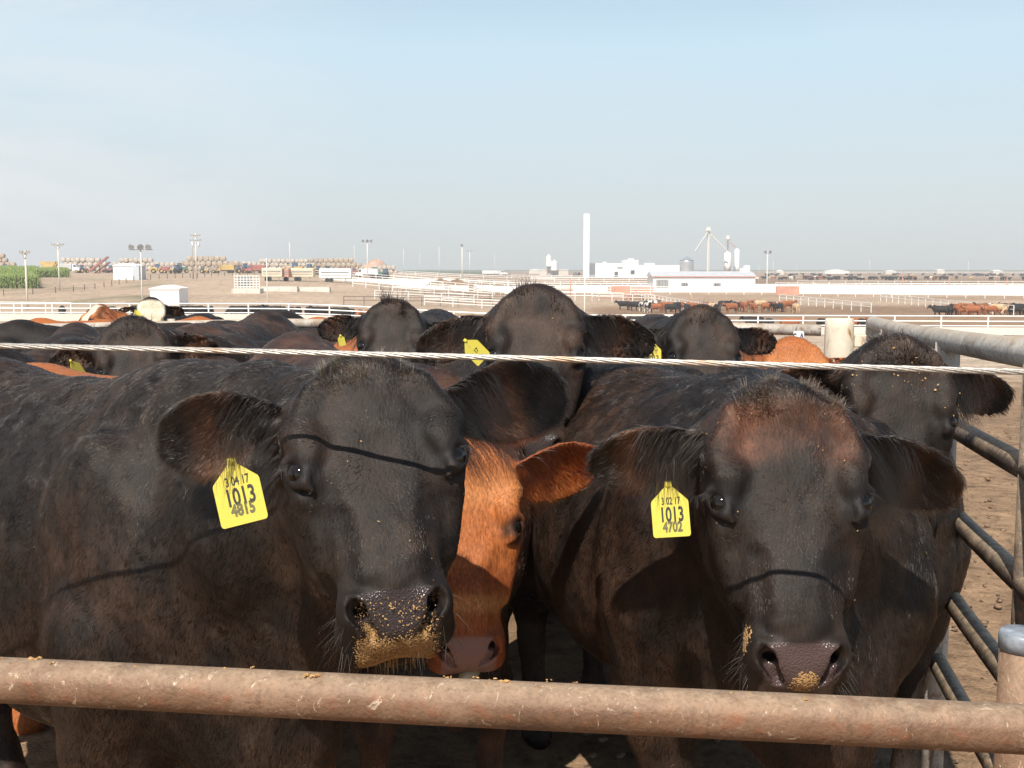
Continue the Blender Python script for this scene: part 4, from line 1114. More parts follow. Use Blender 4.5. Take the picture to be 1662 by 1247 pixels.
# white concrete and sheet walls
def wall_px(label, pxa, pxb, d, h, t=.4, mt=None, name='low_wall', cat='wall', dz=0, d2=None):
    a, b = G(pxa, d), G(pxb, d2 or d)
    L = np.linalg.norm((b-a)[:2]); rz = math.atan2(b[1]-a[1], b[0]-a[0]); z0 = min(a[2], b[2])
    m = MB(); m.box((L/2, 0, (h-1)/2+dz), (L, t, h+1)); n_ = max(2, int(L/4))
    for i in range(n_+1): m.box((L*i/n_*.998+.05, -t/2-.06, (h-1)/2+dz-.03), (.14, .12, h+.9))
    o = m.build(name, mt or M_WALLW, None); o.location = (a[0], a[1], z0); o.rotation_euler = (0, 0, rz)
    return tag(o, label, cat)
wall_px('broad white windbreak wall across the right middle distance', 1262, 1700, 232, 2.0, d2=214)
wall_px('upper white windbreak wall behind the broad one', 1330, 1560, 262, 1.2, d2=250)
wall_px('long white windbreak wall left of the tallest head', 520, 728, 236, 1.9)
wall_px('white windbreak wall stepping down behind the slanting pens', 640, 760, 215, 1.2, d2=222)
wall_px('short white windbreak wall stepping down left of the tallest head', 742, 850, 238, 1.5, d2=228)
wall_px('white windbreak wall right of the tallest head', 930, 1056, 248, 1.4)
wall_px('faded red panel wall below the white windbreak beside the barn', 985, 1058, 232, 1.5, mt=M_SALM)
wall_px('faded red panel wall right of the long barn', 1256, 1292, 222, 1.7, mt=M_SALM)
wall_px('pale loading slab under the white chute', 384, 428, 176, .7, 3, M_CONC, 'loading_slab', 'slab')
wall_px('pale concrete slab right of the white chute', 428, 486, 182, .8, 2, M_CONC, 'concrete_slab', 'slab')
wall_px('pale concrete slab below the tan trailers', 490, 538, 184, .8, 2, M_CONC, 'concrete_slab', 'slab')

# ------------------------------------------------------------------ sheds and buildings
def gable(name, label, px0, px1, d, h, roof_h, depth, mt, rmt, rz=0, cat='shed', arched=False, base=None, doors=()):
    g = G((px0+px1)/2, d)
    if base is not None: g[2] = base
    w_ = (px1-px0)/1800*d
    e = empty(name, g, rz, label, cat)
    m = MB(); m.box((0, depth/2, h/2-.3), (w_, depth, h+.6)); m.build('wall', mt, e)
    o_ = .12; n_ = 7 if arched else 3
    prof = []
    for i in range(n_):
        t = i/(n_-1)*2-1
        prof.append(((w_/2+o_)*t, h+.003+roof_h*(1-(t*t if arched else abs(t)))))
    prof = prof+[(w_/2+o_, h-.14), (-w_/2-o_, h-.14)]
    m = MB(); m.prism(prof, -o_, depth+o_); m.build('roof', rmt, e)
    for (dx, dz, dw, dh, nm, dm) in doors:
        m = MB(); m.box((dx*w_, -.02, dz*h), (dw*w_, .06, dh*h)); m.build(nm, dm, e)
    return e
gable('portable_shed', 'white metal shed with a grey door at its right, on the slope by the corn', 190, 226, 216, 2.75, .45, 4.5, M_WALLW, M_WALLW, arched=True)
g_ = G(232, 216.5); m = MB(); m.box((0, 0, 1.3), (1.25, 4.0, 2.7)); o = m.build('shed_annex', plain('grey door', (.50, .54, .58), .5, 0, .08), None); o.location = g_; tag(o, 'grey panelled lean to against the right side of the white metal shed', 'annex')
gable('portable_shed', 'small white box shed with low gable, just beyond the white fence', 248, 295, 142, 2.15, .42, 4, M_WALLW, M_WALLW)
# long barn with lower grey roofed strip
g_ = G(1140, 240); e = empty('long_barn', g_, 0, 'long white metal barn with grey roof and small windows', 'barn')
m = MB(); m.box((0, 5, 1.6), (22, 10, 3.6)); m.build('wall', M_WALLW, e)
m = MB(); m.prism([(-11.3, 3.4), (-11.3, 3.52), (11.3, 3.52), (11.3, 3.4)], -.3, -.28); m.add([(-11.3, -.3, 3.42), (11.3, -.3, 3.42), (11.3, 5, 4.5), (-11.3, 5, 4.5), (11.3, 10.3, 3.42), (-11.3, 10.3, 3.42)], [(0, 1, 2, 3), (3, 2, 4, 5), (1, 4, 2), (0, 3, 5)])
m.build('roof', M_ROOFG, e)
m = MB(); m.box((0, -.33, 3.40), (22.6, .05, .14)); m.build('trim', plain('faded red trim', (.6, .3, .25), .7), e)
for x_, w_, h_, z_ in ((-9.0, 2.6, 1.7, 1.9), (-4.2, 1.4, .65, 1.7), (2.8, 1.5, .75, 1.6)):
    wo = MB().box((x_, -.04, z_), (w_, .1, h_)).build('window', M_STEELG if w_ > 2 else M_DARK, e)
    m = MB()
    for q in range(4): m.box((x_-w_/2+w_*(q+.5)/4, -.11, z_), (.06, .04, h_))
    m.build('window_bars', M_WHITE, wo)
m = MB(); m.box((13.4, 4, .75), (6, 6, 1.9)); m.build('lean_to', M_WALLW, e)
# tower and plant
def boxes(name, label, cat, px, d, parts, base=None):
    g = G(px, d)
    if base is not None: g[2] = base
    e = empty(name, g, 0, label, cat)
    for nm, mt, lst in parts:
        m = MB()
        for b in lst: m.box(b[0], b[1])
        m.build(nm, mt, e)
    return e
e = empty('white_tower', G(950, 500), 0, 'tall slender plain white tower standing above the skyline', 'tower')
m = MB(); m.box((0, 0, 13.8), (2.7, 2.7, 28.6)); m.build('shaft', M_WALLW, e)
m = MB(); m.box((0, 0, 28.3), (2.4, 2.4, .7)); m.build('cap', M_WALLW, e)
boxes('plant_building', 'low white plant buildings joined in a row at the foot of the white tower', 'building', 1000, 520,
      [('main_hall', M_WALLW, [((-3, 0, 3.3), (21, 12, 6.8)), ((-10, -2, 2.5), (9, 6, 5.4))]), ('tall_block', M_WALLW, [((5.5, -3, 4.1), (7, 9, 8.2))]), ('roof_units', M_ROOFG, [((-6, 0, 7.1), (2, 2, .8)), ((6, -2, 8.6), (3, 2, .8))]), ('window', M_DARK, [((6.4, -7.55, 2.6), (1.8, .1, 1.8)), ((-9, -5.05, 1.6), (2.2, .1, 2.4)), ((-1, -6.05, 1.5), (1.6, .1, 2.6)), ((2, -6.05, 4.6), (5, .1, .5))])])
boxes('plant_building', 'low flat white warehouse with a roof hatch between the plant and the grain bin', 'building', 1066, 540,
      [('hall', M_WALLW, [((0, 0, 2.9), (23, 12, 6.0))]), ('roof_hatch', M_ROOFG, [((-4.5, 0, 6.4), (5, 3, 1.1))])])
def bin_(name, label, px, d, r, h, ch, mt, legs=0, base_dz=0):
    g = G(px, d); e = empty(name, g, 0, label, 'grain bin')
    z0 = legs
    m = MB(); prof = [(r, z0-1 if not legs else z0)]
    nn = max(3, int(h/1.0))
    for i in range(nn): z = z0+h*i/nn; prof += [(r, z+.02), (r*1.012, z+h/nn*.5), (r, z+h/nn*.98)]
    m.lathe((0, 0, 0), prof, 28); m.build('barrel', mt, e, True)
    m = MB(); m.lathe((0, 0, 0), [(r*1.04, z0+h), (r*.5, z0+h+ch*.5), (r*.16, z0+h+ch), (r*.16, z0+h+ch*1.15), (.01, z0+h+ch*1.2)], 28); m.build('roof', mt, e)
    if legs:
        m = MB()
        for a in range(4):
            c_, s_ = math.cos(a*math.pi/2+.78)*r*.8, math.sin(a*math.pi/2+.78)*r*.8
            m.tube([(c_, s_, -.5), (c_, s_, z0+.3)], .12, n=6)
        m.lathe((0, 0, 0), [(.3, z0-r*1.1), (r, z0)], 20)
        m.build('legs', M_STEELG, e)
    return e
M_GBIN = plain('galvanised bin', (.62, .64, .66), .35, .7, .08, .5)
bin_('grain_bin', 'round corrugated silver grain bin behind the long barn', 1111.5, 400, 2.5, 7.4, 1.3, M_GBIN)
g_ = G(1145, 420); e = empty('grain_elevator', g_, 0, 'tall grain elevator leg with spouts slanting down both sides', 'elevator')
m = MB(); m.box((0, 0, 9.3), (.55, .45, 19.4)); m.box((.6, 0, 9), (.16, .16, 18.5)); 
for i in range(9): m.box((.3, 0, 1+i*2.1), (.6, .12, .12))
m.build('leg', M_POLEW, e)
m = MB(); m.box((0, 0, 19.3), (1.7, 1.3, 1.2), taper=.7); m.box((0, 0, 18.5), (2.4, 1.9, .12)); m.build('head', M_POLEW, e)
for tgt in ((-8.0, -19, 10.6), (7.4, 0, 10.9)):
    m = MB(); m.tube([(0, 0, 18.2), tgt], .20, n=8); m.build('spout', M_POLEW, e)
g_ = G(1187, 425); e = empty('feed_mill', g_, 0, 'white feed mill with twin hopper bins and thin stack right of the elevator', 'feed mill')
for x_, w_, z0, z1 in ((-2.4, 2.6, 5.2, 10.2), (1.2, 2.0, 5.0, 11.4)):
    m = MB(); m.lathe((x_, 0, 0), [(.3, z0-2.2), (w_/2, z0), (w_/2, z1), (w_*.2, z1+.6), (.01, z1+.7)], 18); m.build('hopper_bin', M_WALLW, e, True)
m = MB()
for x_ in (-3.5, -1.3, .3, 2.1): 
    for y_ in (-.9, .9): m.tube([(x_, y_, -.5), (x_, y_, 5.4)], .12, n=6)
m.build('legs', M_STEELG, e)
m = MB(); m.lathe((-2.4, 0, 0), [(.35, 10.6), (.35, 15.2), (.75, 15.4), (.75, 16.2), (.3, 16.8), (.01, 17)], 14); m.build('stack', M_WALLW, e, True)
m = MB(); m.tube([(-1.9, 0, 14.6), (1.2, 0, 12)], .14, n=6); m.build('spout', M_SALM, e)
m = MB(); m.box((3.4, -1, 2.1), (3.4, 5, 5)); m.box((4.6, -1, 2.6), (2, 4, 6.2)); m.build('mill_house', M_WALLW, e)
bin_('grain_bin', 'small white bin on the left of a far pair near the skyline', 890, 700, 1.7, 6.0, 1.5, M_WALLW, 5.5)
bin_('grain_bin', 'small white bin on the right of a far pair near the skyline', 899, 700, 2.2, 5.0, 1.5, M_WALLW, 3)
boxes('farm_office', 'low pale building under the far pair of bins', 'building', 898, 705, [('wall', M_CONC, [((0, 0, 1.6), (18, 6, 3.6))]), ('roof', M_WALLW, [((0, 0, 3.5), (18.6, 6.6, .3))])])
gable('far_shed', 'white roofed shed low on the right skyline beyond the herds', 1334, 1373, 880, 2.0, 1.6, 8, M_WALLW, M_WALLW)
for i, (p_, d_, w_, h_) in enumerate(((1520, 900, 6, 3), (1262, 760, 5, 2.4), (1440, 820, 8, 2.2), (1612, 780, 7, 2.5), (868, 860, 9, 3))):
    gable('far_shed', ('tiny pale shed on the right skyline near the thin pole', 'tiny pale shed right of the mill', 'tiny pale shed in the middle of the right skyline', 'tiny pale shed at the far right skyline', 'tiny pale shed left of the tower')[i], p_-w_/2*1800/d_, p_+w_/2*1800/d_, d_, h_, .8, 5, M_CONC, M_WALLW)

# ------------------------------------------------------------------ poles
def pole(px, d, ytop, name, label, arms=(), r=.13, mt=None, lamps=0, cans=0, group=None):
    g = G(px, d); top = PX(px, ytop, d)[2]-g[2]
    e = empty(name, g, 0, label, 'pole' if not lamps else 'floodlight', group)
    m = MB(); m.tube([(0, 0, -.5), (0, 0, top)], [r, r*.7], n=10); m.build('pole', mt or M_WOODP, e, True)
    for dz, w_ in arms:
        m = MB(); m.box((0, -.16, top-dz), (w_, .12, .16)); 
        m.tube([(-w_*.3, -.16, top-dz), (0, -.1, top-dz-.7)], .03, n=4); m.tube([(w_*.3, -.16, top-dz), (0, -.1, top-dz-.7)], .03, n=4)
        m.build('crossarm', M_WOODP, e)
        m = MB()
        for t in (-.46, -.2, .2, .46): m.lathe((w_*t, -.16, top-dz+.08), [(.05, 0), (.07, .08), (.04, .18)], 8)
        m.build('insulators', M_STEELG, e)
    for q in range(lamps):
        x_ = (q-(lamps-1)/2)*.95
        if q == 0 and lamps > 1:
            m = MB(); m.box((0, -.1, top-.3), (lamps*.9, .09, .09)); m.build('crossarm', M_STEELG, e)
        m = MB(); m.lathe((0, 0, 0), [(.10, -.28), (.17, -.2), (.34, .05), (.36, .10), (.33, .11), (.01, .06)], 14)
        o_ = m.build('floodlight', M_STEELG, e, True); o_.location = (x_, -.15, top-.02); o_.rotation_euler = (math.radians(100), 0, math.radians((-25, 30, -10, 15)[q % 4]))
    for q in range(cans):
        x_ = (-.6, .6)[q]
        m = MB(); m.lathe((x_, -.05, top-2.6), [(.24, 0), (.26, .06), (.26, .85), (.2, .93), (.06, .95), (.05, 1.1)], 14); m.build('transformer', M_ROOFG, e, True)
    return e
pole(50, 122, 408, 'utility_pole', 'pale wooden utility pole standing against the corn at the far left', [(.15, 1.1)], .12, M_POLEW)
pole(103, 182, 395, 'utility_pole', 'utility pole with one crossarm between the corn and the white shed', [(.25, 2.1)], .14, M_POLEW)
pole(324, 222, 379, 'utility_pole', 'tall utility pole with two crossarms and pale transformers', [(.4, 2.0), (1.35, 2.3)], .15, M_POLEW, cans=2)
pole(318.5, 224, 398, 'utility_pole', 'thin dark pole close behind the tall one with transformers', [], .12)
pole(235.5, 124, 401, 'floodlight_pole', 'floodlight pole with a cluster of lamps beside the two white sheds', [], .09, M_POLEW, lamps=3)
pole(599, 262, 391, 'floodlight_pole', 'floodlight pole with twin lamps in front of the reddish mound', [], .14, M_POLEW, lamps=3)
pole(751, 270, 398, 'floodlight_pole', 'single lamp pole left of the tallest head', [], .15, M_POLEW, lamps=1)
pole(1241, 244, 409, 'floodlight_pole', 'twin lamp pole just right of the long barn', [], .14, M_POLEW, lamps=2)
pole(437, 95, 419, 'steel_pole', 'thin pale pole rising in front of the white chute', [], .055, M_POLEW)
pole(948, 82, 441, 'steel_pole', 'thin pale pole behind the tallest head, below the white tower', [], .06, M_POLEW)
pole(763, 420, 406, 'utility_pole', 'far utility pole with a short crossarm right of the single lamp', [(.3, 2.4)], .16, M_POLEW)
pole(474.5, 330, 393, 'utility_pole', 'thin far pole above the machinery left of the mound', [], .13, M_POLEW)
for q, (px_, yt, dd) in enumerate(((578, 398, 420), (657, 404, 380), (714, 401, 330), (683, 412, 520), (803, 414, 560), (1251, 425, 500), (1288, 428, 700), (1405, 422, 560), (1564, 424, 520), (1228, 432, 600))):
    pole(px_, dd, yt, 'utility_pole', ('thin far pole beside the mound', 'thin far pole right of the mound', 'thin far pole left of the single lamp', 'tiny far pole right of the mound', 'tiny far pole above the white truck',
         'tiny far pole right of the twin lamp pole', 'tiny far pole on the skyline right of the barn', 'thin far pole in the middle of the right skyline', 'thin far pole near the right end of the skyline', 'tiny far pole left of the twin lamp pole')[q], [], .09, M_POLEW)
for px_, d_, y_ in ((925, 215, 455), (1459, 235, 449), (1534, 225, 452), (1627, 222, 452), (1019, 180, 486), (1120, 186, 482)):
    e_ = pole(px_, d_, y_-4, 'gate_post', 'tall thin gate frame post among the right hand pens' , [], .12, M_SALM, group='tall gate posts among the far pens')
# ------------------------------------------------------------------ chute and trailers
g_ = G(407, 178); e = empty('loading_chute', g_, 0, 'white pipe loading chute standing on a pale slab', 'chute')
m = MB()
for x_ in np.linspace(-2.0, 2.0, 9): m.tube([(x_, -1, 0), (x_, -1, 2.6+.4*(x_ < -1))], .055, n=6)
m.build('uprights', M_WHITE, e)
m = MB()
for z_ in (.9, 1.3, 1.7, 2.1, 2.6): m.tube([(-2, -1, z_), (2, -1, z_)], .05, n=6)
m.build('rails', M_WHITE, e)
m = MB(); m.box((-.6, .2, 1.7), (1.8, 1.5, 1.6)); m.build('panel', M_STEELG, e)
def trailer(px, d, L, label, mt, h=2.2):
    g = G(px, d); e = empty('livestock_trailer', g, 0, label, 'trailer', 'trailers parked in a row by the chute')
    m = MB(); m.box((0, 0, .75+h/2), (L, 2.2, h)); m.build('box', mt, e, bevel=.15)
    m = MB(); m.box((0, -1.12, .75+h*.62), (L*.86, .04, .22)); m.box((0, -1.12, .75+h*.35), (L*.86, .04, .12)); m.build('vent_slots', M_STEELG, e)
    for x_ in (-L*.25, -L*.12):
        w_ = MB().tube([(x_, -1.15, .42), (x_, -.9, .42)], .42, n=14).build('wheel', M_BLK, e)
    MB().box((L*.32, -.8, .35), (.15, .15, .8)).build('stand', M_STEELG, e)
    return e
M_CREAM = plain('cream trailer', (.70, .58, .42), .6, 0, .12, .6)
trailer(447, 212, 3.9, 'cream trailer nearest the white chute', M_CREAM, 1.7)
trailer(470.5, 212, .9, 'short rusty brown tank between two cream trailers', M_SALM, 1.6)
trailer(495, 214, 4.4, 'cream trailer in the middle of the row', M_CREAM, 1.7)
trailer(548, 216, 6.2, 'long white trailer right of the cream ones', M_WALLW, 1.9)
# ------------------------------------------------------------------ machinery in front of the hay
def wheel(e, x, y, r, w=.4):
    o_ = MB().tube([(x, y-w/2, r), (x, y+w/2, r)], r, n=16).build('wheel', M_BLK, e); MB().tube([(x, y-w/2-.03, r), (x, y-w/2+.05, r)], r*.5, n=10).build('rim', M_YEL, o_)
def tractor(mt):
    e = empty('tractor')
    m = MB(); m.box((.9, 0, 1.35), (1.9, .8, .8), taper=.92); m.box((-.3, 0, 1.2), (1.2, .9, .5)); m.build('body', mt, e, bevel=.06)
    c_ = MB().box((-.5, 0, 2.15), (1.3, 1.3, 1.3), taper=.88).build('cab', M_BLUE, e); MB().box((-.5, 0, 2.86), (1.45, 1.4, .14)).build('cab_roof', mt, c_)
    for y in (-.85, .85): wheel(e, -.6, y, .85, .45); wheel(e, 1.4, y, .55, .35)
    MB().tube([(1.1, .2, 1.7), (1.1, .2, 2.5)], .05, n=6).build('exhaust', M_DARK, e)
    return e
def loader(mt):
    e = empty('loader')
    m = MB(); m.box((-1.2, 0, 1.4), (2.4, 1.7, 1.1)); m.box((1.0, 0, 1.1), (1.6, 1.2, .7)); m.build('body', mt, e, bevel=.08)
    MB().box((-.1, 0, 2.4), (1.3, 1.4, 1.4), taper=.9).build('cab', M_BLUE, e)
    m = MB(); m.tube([(.3, -.5, 1.7), (2.2, -.5, 2.0), (3.2, -.5, .8)], .14, n=6); m.tube([(.3, .5, 1.7), (2.2, .5, 2.0), (3.2, .5, .8)], .14, n=6); m.build('lift_arms', mt, e)
    m = MB(); m.prism([(3.0, .2), (4.1, .25), (4.0, .5), (3.4, .6), (3.2, 1.3), (3.0, 1.3)], -1.2, 1.2); m.build('bucket', mt, e)
    for y in (-.95, .95): wheel(e, -1.3, y, .75); wheel(e, 1.2, y, .75)
    return e
def truck(mt, cabm):
    e = empty('farm_truck')
    m = MB(); m.box((-1.6, 0, 1.9), (4.4, 2.2, 1.7)); m.build('bed', mt, e, bevel=.05)
    c_ = MB(); c_.prism([(.8, .7), (3.0, .7), (3.0, 1.5), (2.2, 1.7), (1.9, 2.7), (.8, 2.7)], -1.0, 1.0); cb = c_.build('cab', cabm, e)
    MB().prism([(1.2, 1.8), (2.1, 1.8), (1.85, 2.5), (1.2, 2.5)], -1.02, 1.02).build('window', M_BLUE, cb)
    MB().box((0, 0, .8), (6, .9, .25)).build('chassis', M_DARK, e)
    for x in (-2.8, -1.8, 2.2):
        for y in (-.95, .95): wheel(e, x, y, .48, .3)
    return e
def hopper(mt):
    e = empty('grain_cart')
    m = MB(); m.prism([(-.8, .9), (.8, .9), (1.9, 2.3), (1.9, 2.9), (-1.9, 2.9), (-1.9, 2.3)], -1.2, 1.2); m.build('hopper', mt, e)
    m = MB(); m.tube([(1.4, -1.3, .8), (3.0, -1.3, 3.4)], .16, n=8); m.build('auger', mt, e)
    m = MB(); m.box((0, 0, .75), (3.4, 1.2, .2)); m.tube([(1.6, 0, .75), (3.4, 0, .5)], .08, n=6); m.build('chassis', M_DARK, e)
    for y in (-1.1, 1.1): wheel(e, 0, y, .75, .5)
    return e
def copy_tree(o, parent=None):
    c_ = o.copy(); COL.objects.link(c_); c_.parent = parent
    for ch in list(o.children): copy_tree(ch, c_)
    return c_
protos = {}
MACH = [  # px, d, kind, paint, rotation, label
    (88, 300, 'hopper', 'y', 0, 'orange yellow hopper wagon beyond the corn, right of the corn tip', 1.45), (17, 305, 'loader', 'y', .3, 'yellow loader behind the corn at the far left', 1.1), (62, 310, 'hopper', 't', .2, 'dark small cart between the corn and the yellow hopper', .8),
    (122, 305, 'truck', 'g', 0, 'grey box truck left of the slanting conveyor', 1.2), (142, 306, 'tractor', 'r', .6, 'red tractor between the grey box truck and the conveyor', 1.0),
    (186, 306, 'loader', 'r', 3.0, 'red implement behind the white shed', .9), (262, 300, 'loader', 'y', .2, 'yellow loader right of the first white shed', 1.1), (274, 300, 'hopper', 'r', 0, 'red cart right of the yellow loader', .8),
    (291, 296, 'tractor', 'y', 2.6, 'yellow tractor left of the transformer pole', 1.1), (300, 305, 'tractor', 'g2', .4, 'green tractor left of the transformer pole', 1.25), (336, 300, 'tractor', 'y', 0, 'yellow tractor right of the transformer pole', .9),
    (352, 302, 'hopper', 't', 0, 'tan cart in front of the tan hay stack', .8), (368, 306, 'truck', 'y', 3.1, 'yellow truck in front of the hay right of the transformer pole', 1.1), (394, 300, 'tractor', 'r', .5, 'red tractor in front of the hay, left of the chute', 1.0),
    (405, 310, 'tractor', 'g2', .5, 'green tractor above the white chute', 1.2), (418, 300, 'truck', 'r', 3.1, 'red truck above the white chute', 1.1), (447, 298, 'truck', 'w', .1, 'white pickup right of the red truck', .75),
    (482, 296, 'loader', 'y', 3.0, 'large yellow loader in the middle of the machinery row', 1.35), (505, 298, 'loader', 'y', 2.9, 'second yellow loader touching the large one', 1.2), (522, 300, 'tractor', 'y', .4, 'yellow tractor right of the two loaders', 1.15),
    (537, 302, 'tractor', 'g2', .6, 'green tractor right of the yellow machines', 1.1), (553, 302, 'truck', 't', 3.1, 'tan truck between green and red machines', .9), (570, 304, 'truck', 'r', 0, 'red truck left of the twin lamp pole', 1.1),
    (596, 290, 'truck', 'w', 3.1, 'white service truck at the foot of the twin lamp pole', 1.15), (613, 296, 'tractor', 'g2', .3, 'green tractor right of the twin lamp pole', 1.3), (625, 296, 'tractor', 'g2', 2.8, 'last green tractor at the right end of the machinery row', 1.2)]
PM = {'y': M_YEL, 'r': M_REDP, 'g2': M_GRNP, 't': M_WOODP, 'g': M_ROOFG, 'w': M_WALLW}
for px_, d_, kd, pc, rz_, lab, sc_ in MACH:
    key = (kd, pc)
    if key not in protos:
        e = {'tractor': lambda: tractor(PM[pc]), 'loader': lambda: loader(PM[pc]), 'truck': lambda: truck(PM[pc], PM['w'] if pc in 'g' else PM[pc]), 'hopper': lambda: hopper(PM[pc])}[kd]()
        protos[key] = e
    else: e = copy_tree(protos[key])
    e.location = G(px_, d_); e.rotation_euler = (0, 0, rz_); e.scale = (sc_*.74,)*3
    tag(e, lab, {'tractor': 'tractor', 'loader': 'loader', 'truck': 'truck', 'hopper': 'cart'}[kd], 'farm machinery parked in front of the hay')
e = empty('bale_conveyor', G(165, 298), 0, 'reddish slanting conveyor rising to the right among the machinery', 'conveyor')
m = MB(); m.box((0, 0, 0), (6.2, .9, .5)); o = m.build('belt_frame', M_REDP, e); o.rotation_euler = (0, math.radians(-37), 0); o.location = (.5, 0, 2.5)
m = MB(); m.box((0, 0, 0), (5.2, .8, .3)); o = m.build('feed_frame', M_SALM, e); o.rotation_euler = (0, math.radians(-35), 0); o.location = (1.0, .9, 1.5)
m = MB(); m.tube([(-1.5, -.5, .2), (2.6, -.5, 3.8)], .07, n=6); m.tube([(2.6, -.5, 4), (2.4, -.5, 0)], .08, n=6); m.tube([(.4, .4, 2.2), (.4, .4, 0)], .08, n=6); m.build('props', M_DARK, e)
wheel(e, .6, -.6, .4)
# white semi truck far off
e = truck(M_WALLW, M_WALLW); e.location = G(806, 600); e.scale = (2.0, 1.3, 1.0); tag(e, 'long white truck on the skyline left of the tower', 'truck')
# ------------------------------------------------------------------ hay
bm_ = MB(); bm_.tube([(0, -.75, 0), (0, -.70, 0), (0, .70, 0), (0, .75, 0)], [.68, .75, .75, .68], n=14); 
bale0 = None
def haystack(label, pxa, pxb, d, layers, mt, rows=2, r=.75, sx=1.0):
    global bale0
    g = G(pxa, d); L = (pxb-pxa)/1800*d
    e = empty('hay_stack', g, 0, label, 'hay stack', 'stacks of round hay bales on the skyline')
    n_ = int(L/(2*r*sx)); cnt = 0
    me = None
    for ly in range(layers):
        for i in range(n_-ly):
            if ly == layers-1 and vnoise(np.array([[i*.21+pxa, ly, 0]]), 1.0, 2)[0] < .25: continue
            if cnt >= 98: break
            if me is None:
                m = MB(); m.tube([(0, -.75, 0), (0, -.69, 0), (0, .69, 0), (0, .75, 0)], [r*.92, r, r, r*.92], n=12); o = m.build('bale', mt, e, True); me = o
            else: o = me.copy(); COL.objects.link(o); o.parent = e
            o.location = ((i+.5+.5*(ly % 2))*2*r*sx, rnd.uniform(-.3, .3), r+ly*r*1.72); o.rotation_euler = (0, rnd.uniform(0, 6), rnd.uniform(-.12, .12)); cnt += 1
    return e
haystack('tall tan hay stack at the far left edge above the corn', -60, 40, 330, 4, M_HAY)
haystack('pale hay stack behind the corn tip and conveyor', 108, 192, 345, 3, M_HAYP)
haystack('pale hay stack behind the first white shed', 186, 298, 352, 3, M_HAYP)
haystack('tan hay stack behind the transformer pole', 292, 400, 344, 3, M_HAY, r=.85)
haystack('long low hay stack in the middle of the machinery row', 425, 520, 350, 3, M_HAYP, r=.7)
haystack('low hay stack left of the reddish mound', 505, 600, 356, 3, M_HAY, r=.8)
haystack('hay stack between the transformer pole and the chute', 385, 450, 352, 3, M_HAYP, r=.8)
haystack('far low hay stack right of the reddish mound foot', 590, 650, 372, 2, M_HAYP, r=.75)
# reddish mound
g_ = G(612, 420); nn = 46
th = np.linspace(-1, 1, nn); XX, YY = np.meshgrid(th, th, indexing='ij'); pp_ = np.stack([XX.ravel(), YY.ravel(), np.zeros(nn*nn)], 1)
rr_ = np.hypot(pp_[:, 0], pp_[:, 1]); zz_ = np.clip(1-rr_**1.3, -.05, 1)*6.2*(.7+.5*fbm(pp_, 3.2, 4, 4)); zz_ = np.where(pp_[:, 0] > .1, zz_*(1-.2*pp_[:, 0]), zz_)
Pm = np.stack([pp_[:, 0]*8.5, pp_[:, 1]*6, np.minimum(zz_, 5.3+.5*fbm(pp_, 8, 7, 2))-.2], 1)
ii, jj = np.meshgrid(np.arange(nn-1), np.arange(nn-1), indexing='ij'); a = (ii*nn+jj).ravel()
M_MND = plain('pinkish spoil', (.46, .30, .22), .95, 0, .25, .5, .5, 3)
mo = np_mesh('spoil_mound', Pm, np.stack([a, a+nn, a+nn+1, a+1], 1), M_MND, None, True); mo.location = g_; tag(mo, kind='structure')
M_DIRTM = plain('brown manure mound', (.24, .155, .095), .95, 0, .3, .6, .5, 3)
for q, (px_, d_, w_, h_) in enumerate(((716, 225, 4.5, 2.0), (742, 230, 5.0, 2.2), (775, 236, 4.2, 1.5), (808, 240, 4.0, 1.4), (838, 236, 5.5, 1.3), (1092, 300, 4.0, 2.6), (1040, 196, 3.5, 1.1))):
    Pm2 = np.stack([pp_[:, 0]*w_, pp_[:, 1]*w_*.7, np.clip(1-rr_**1.6, -.1, 1)*h_*(.65+.7*fbm(pp_, 2.6, 40+q, 4))-.15], 1)
    mo = np_mesh('manure_mound', Pm2, np.stack([a, a+nn, a+nn+1, a+1], 1), M_DIRTM, None, True); mo.location = G(px_, d_); tag(mo, kind='structure')
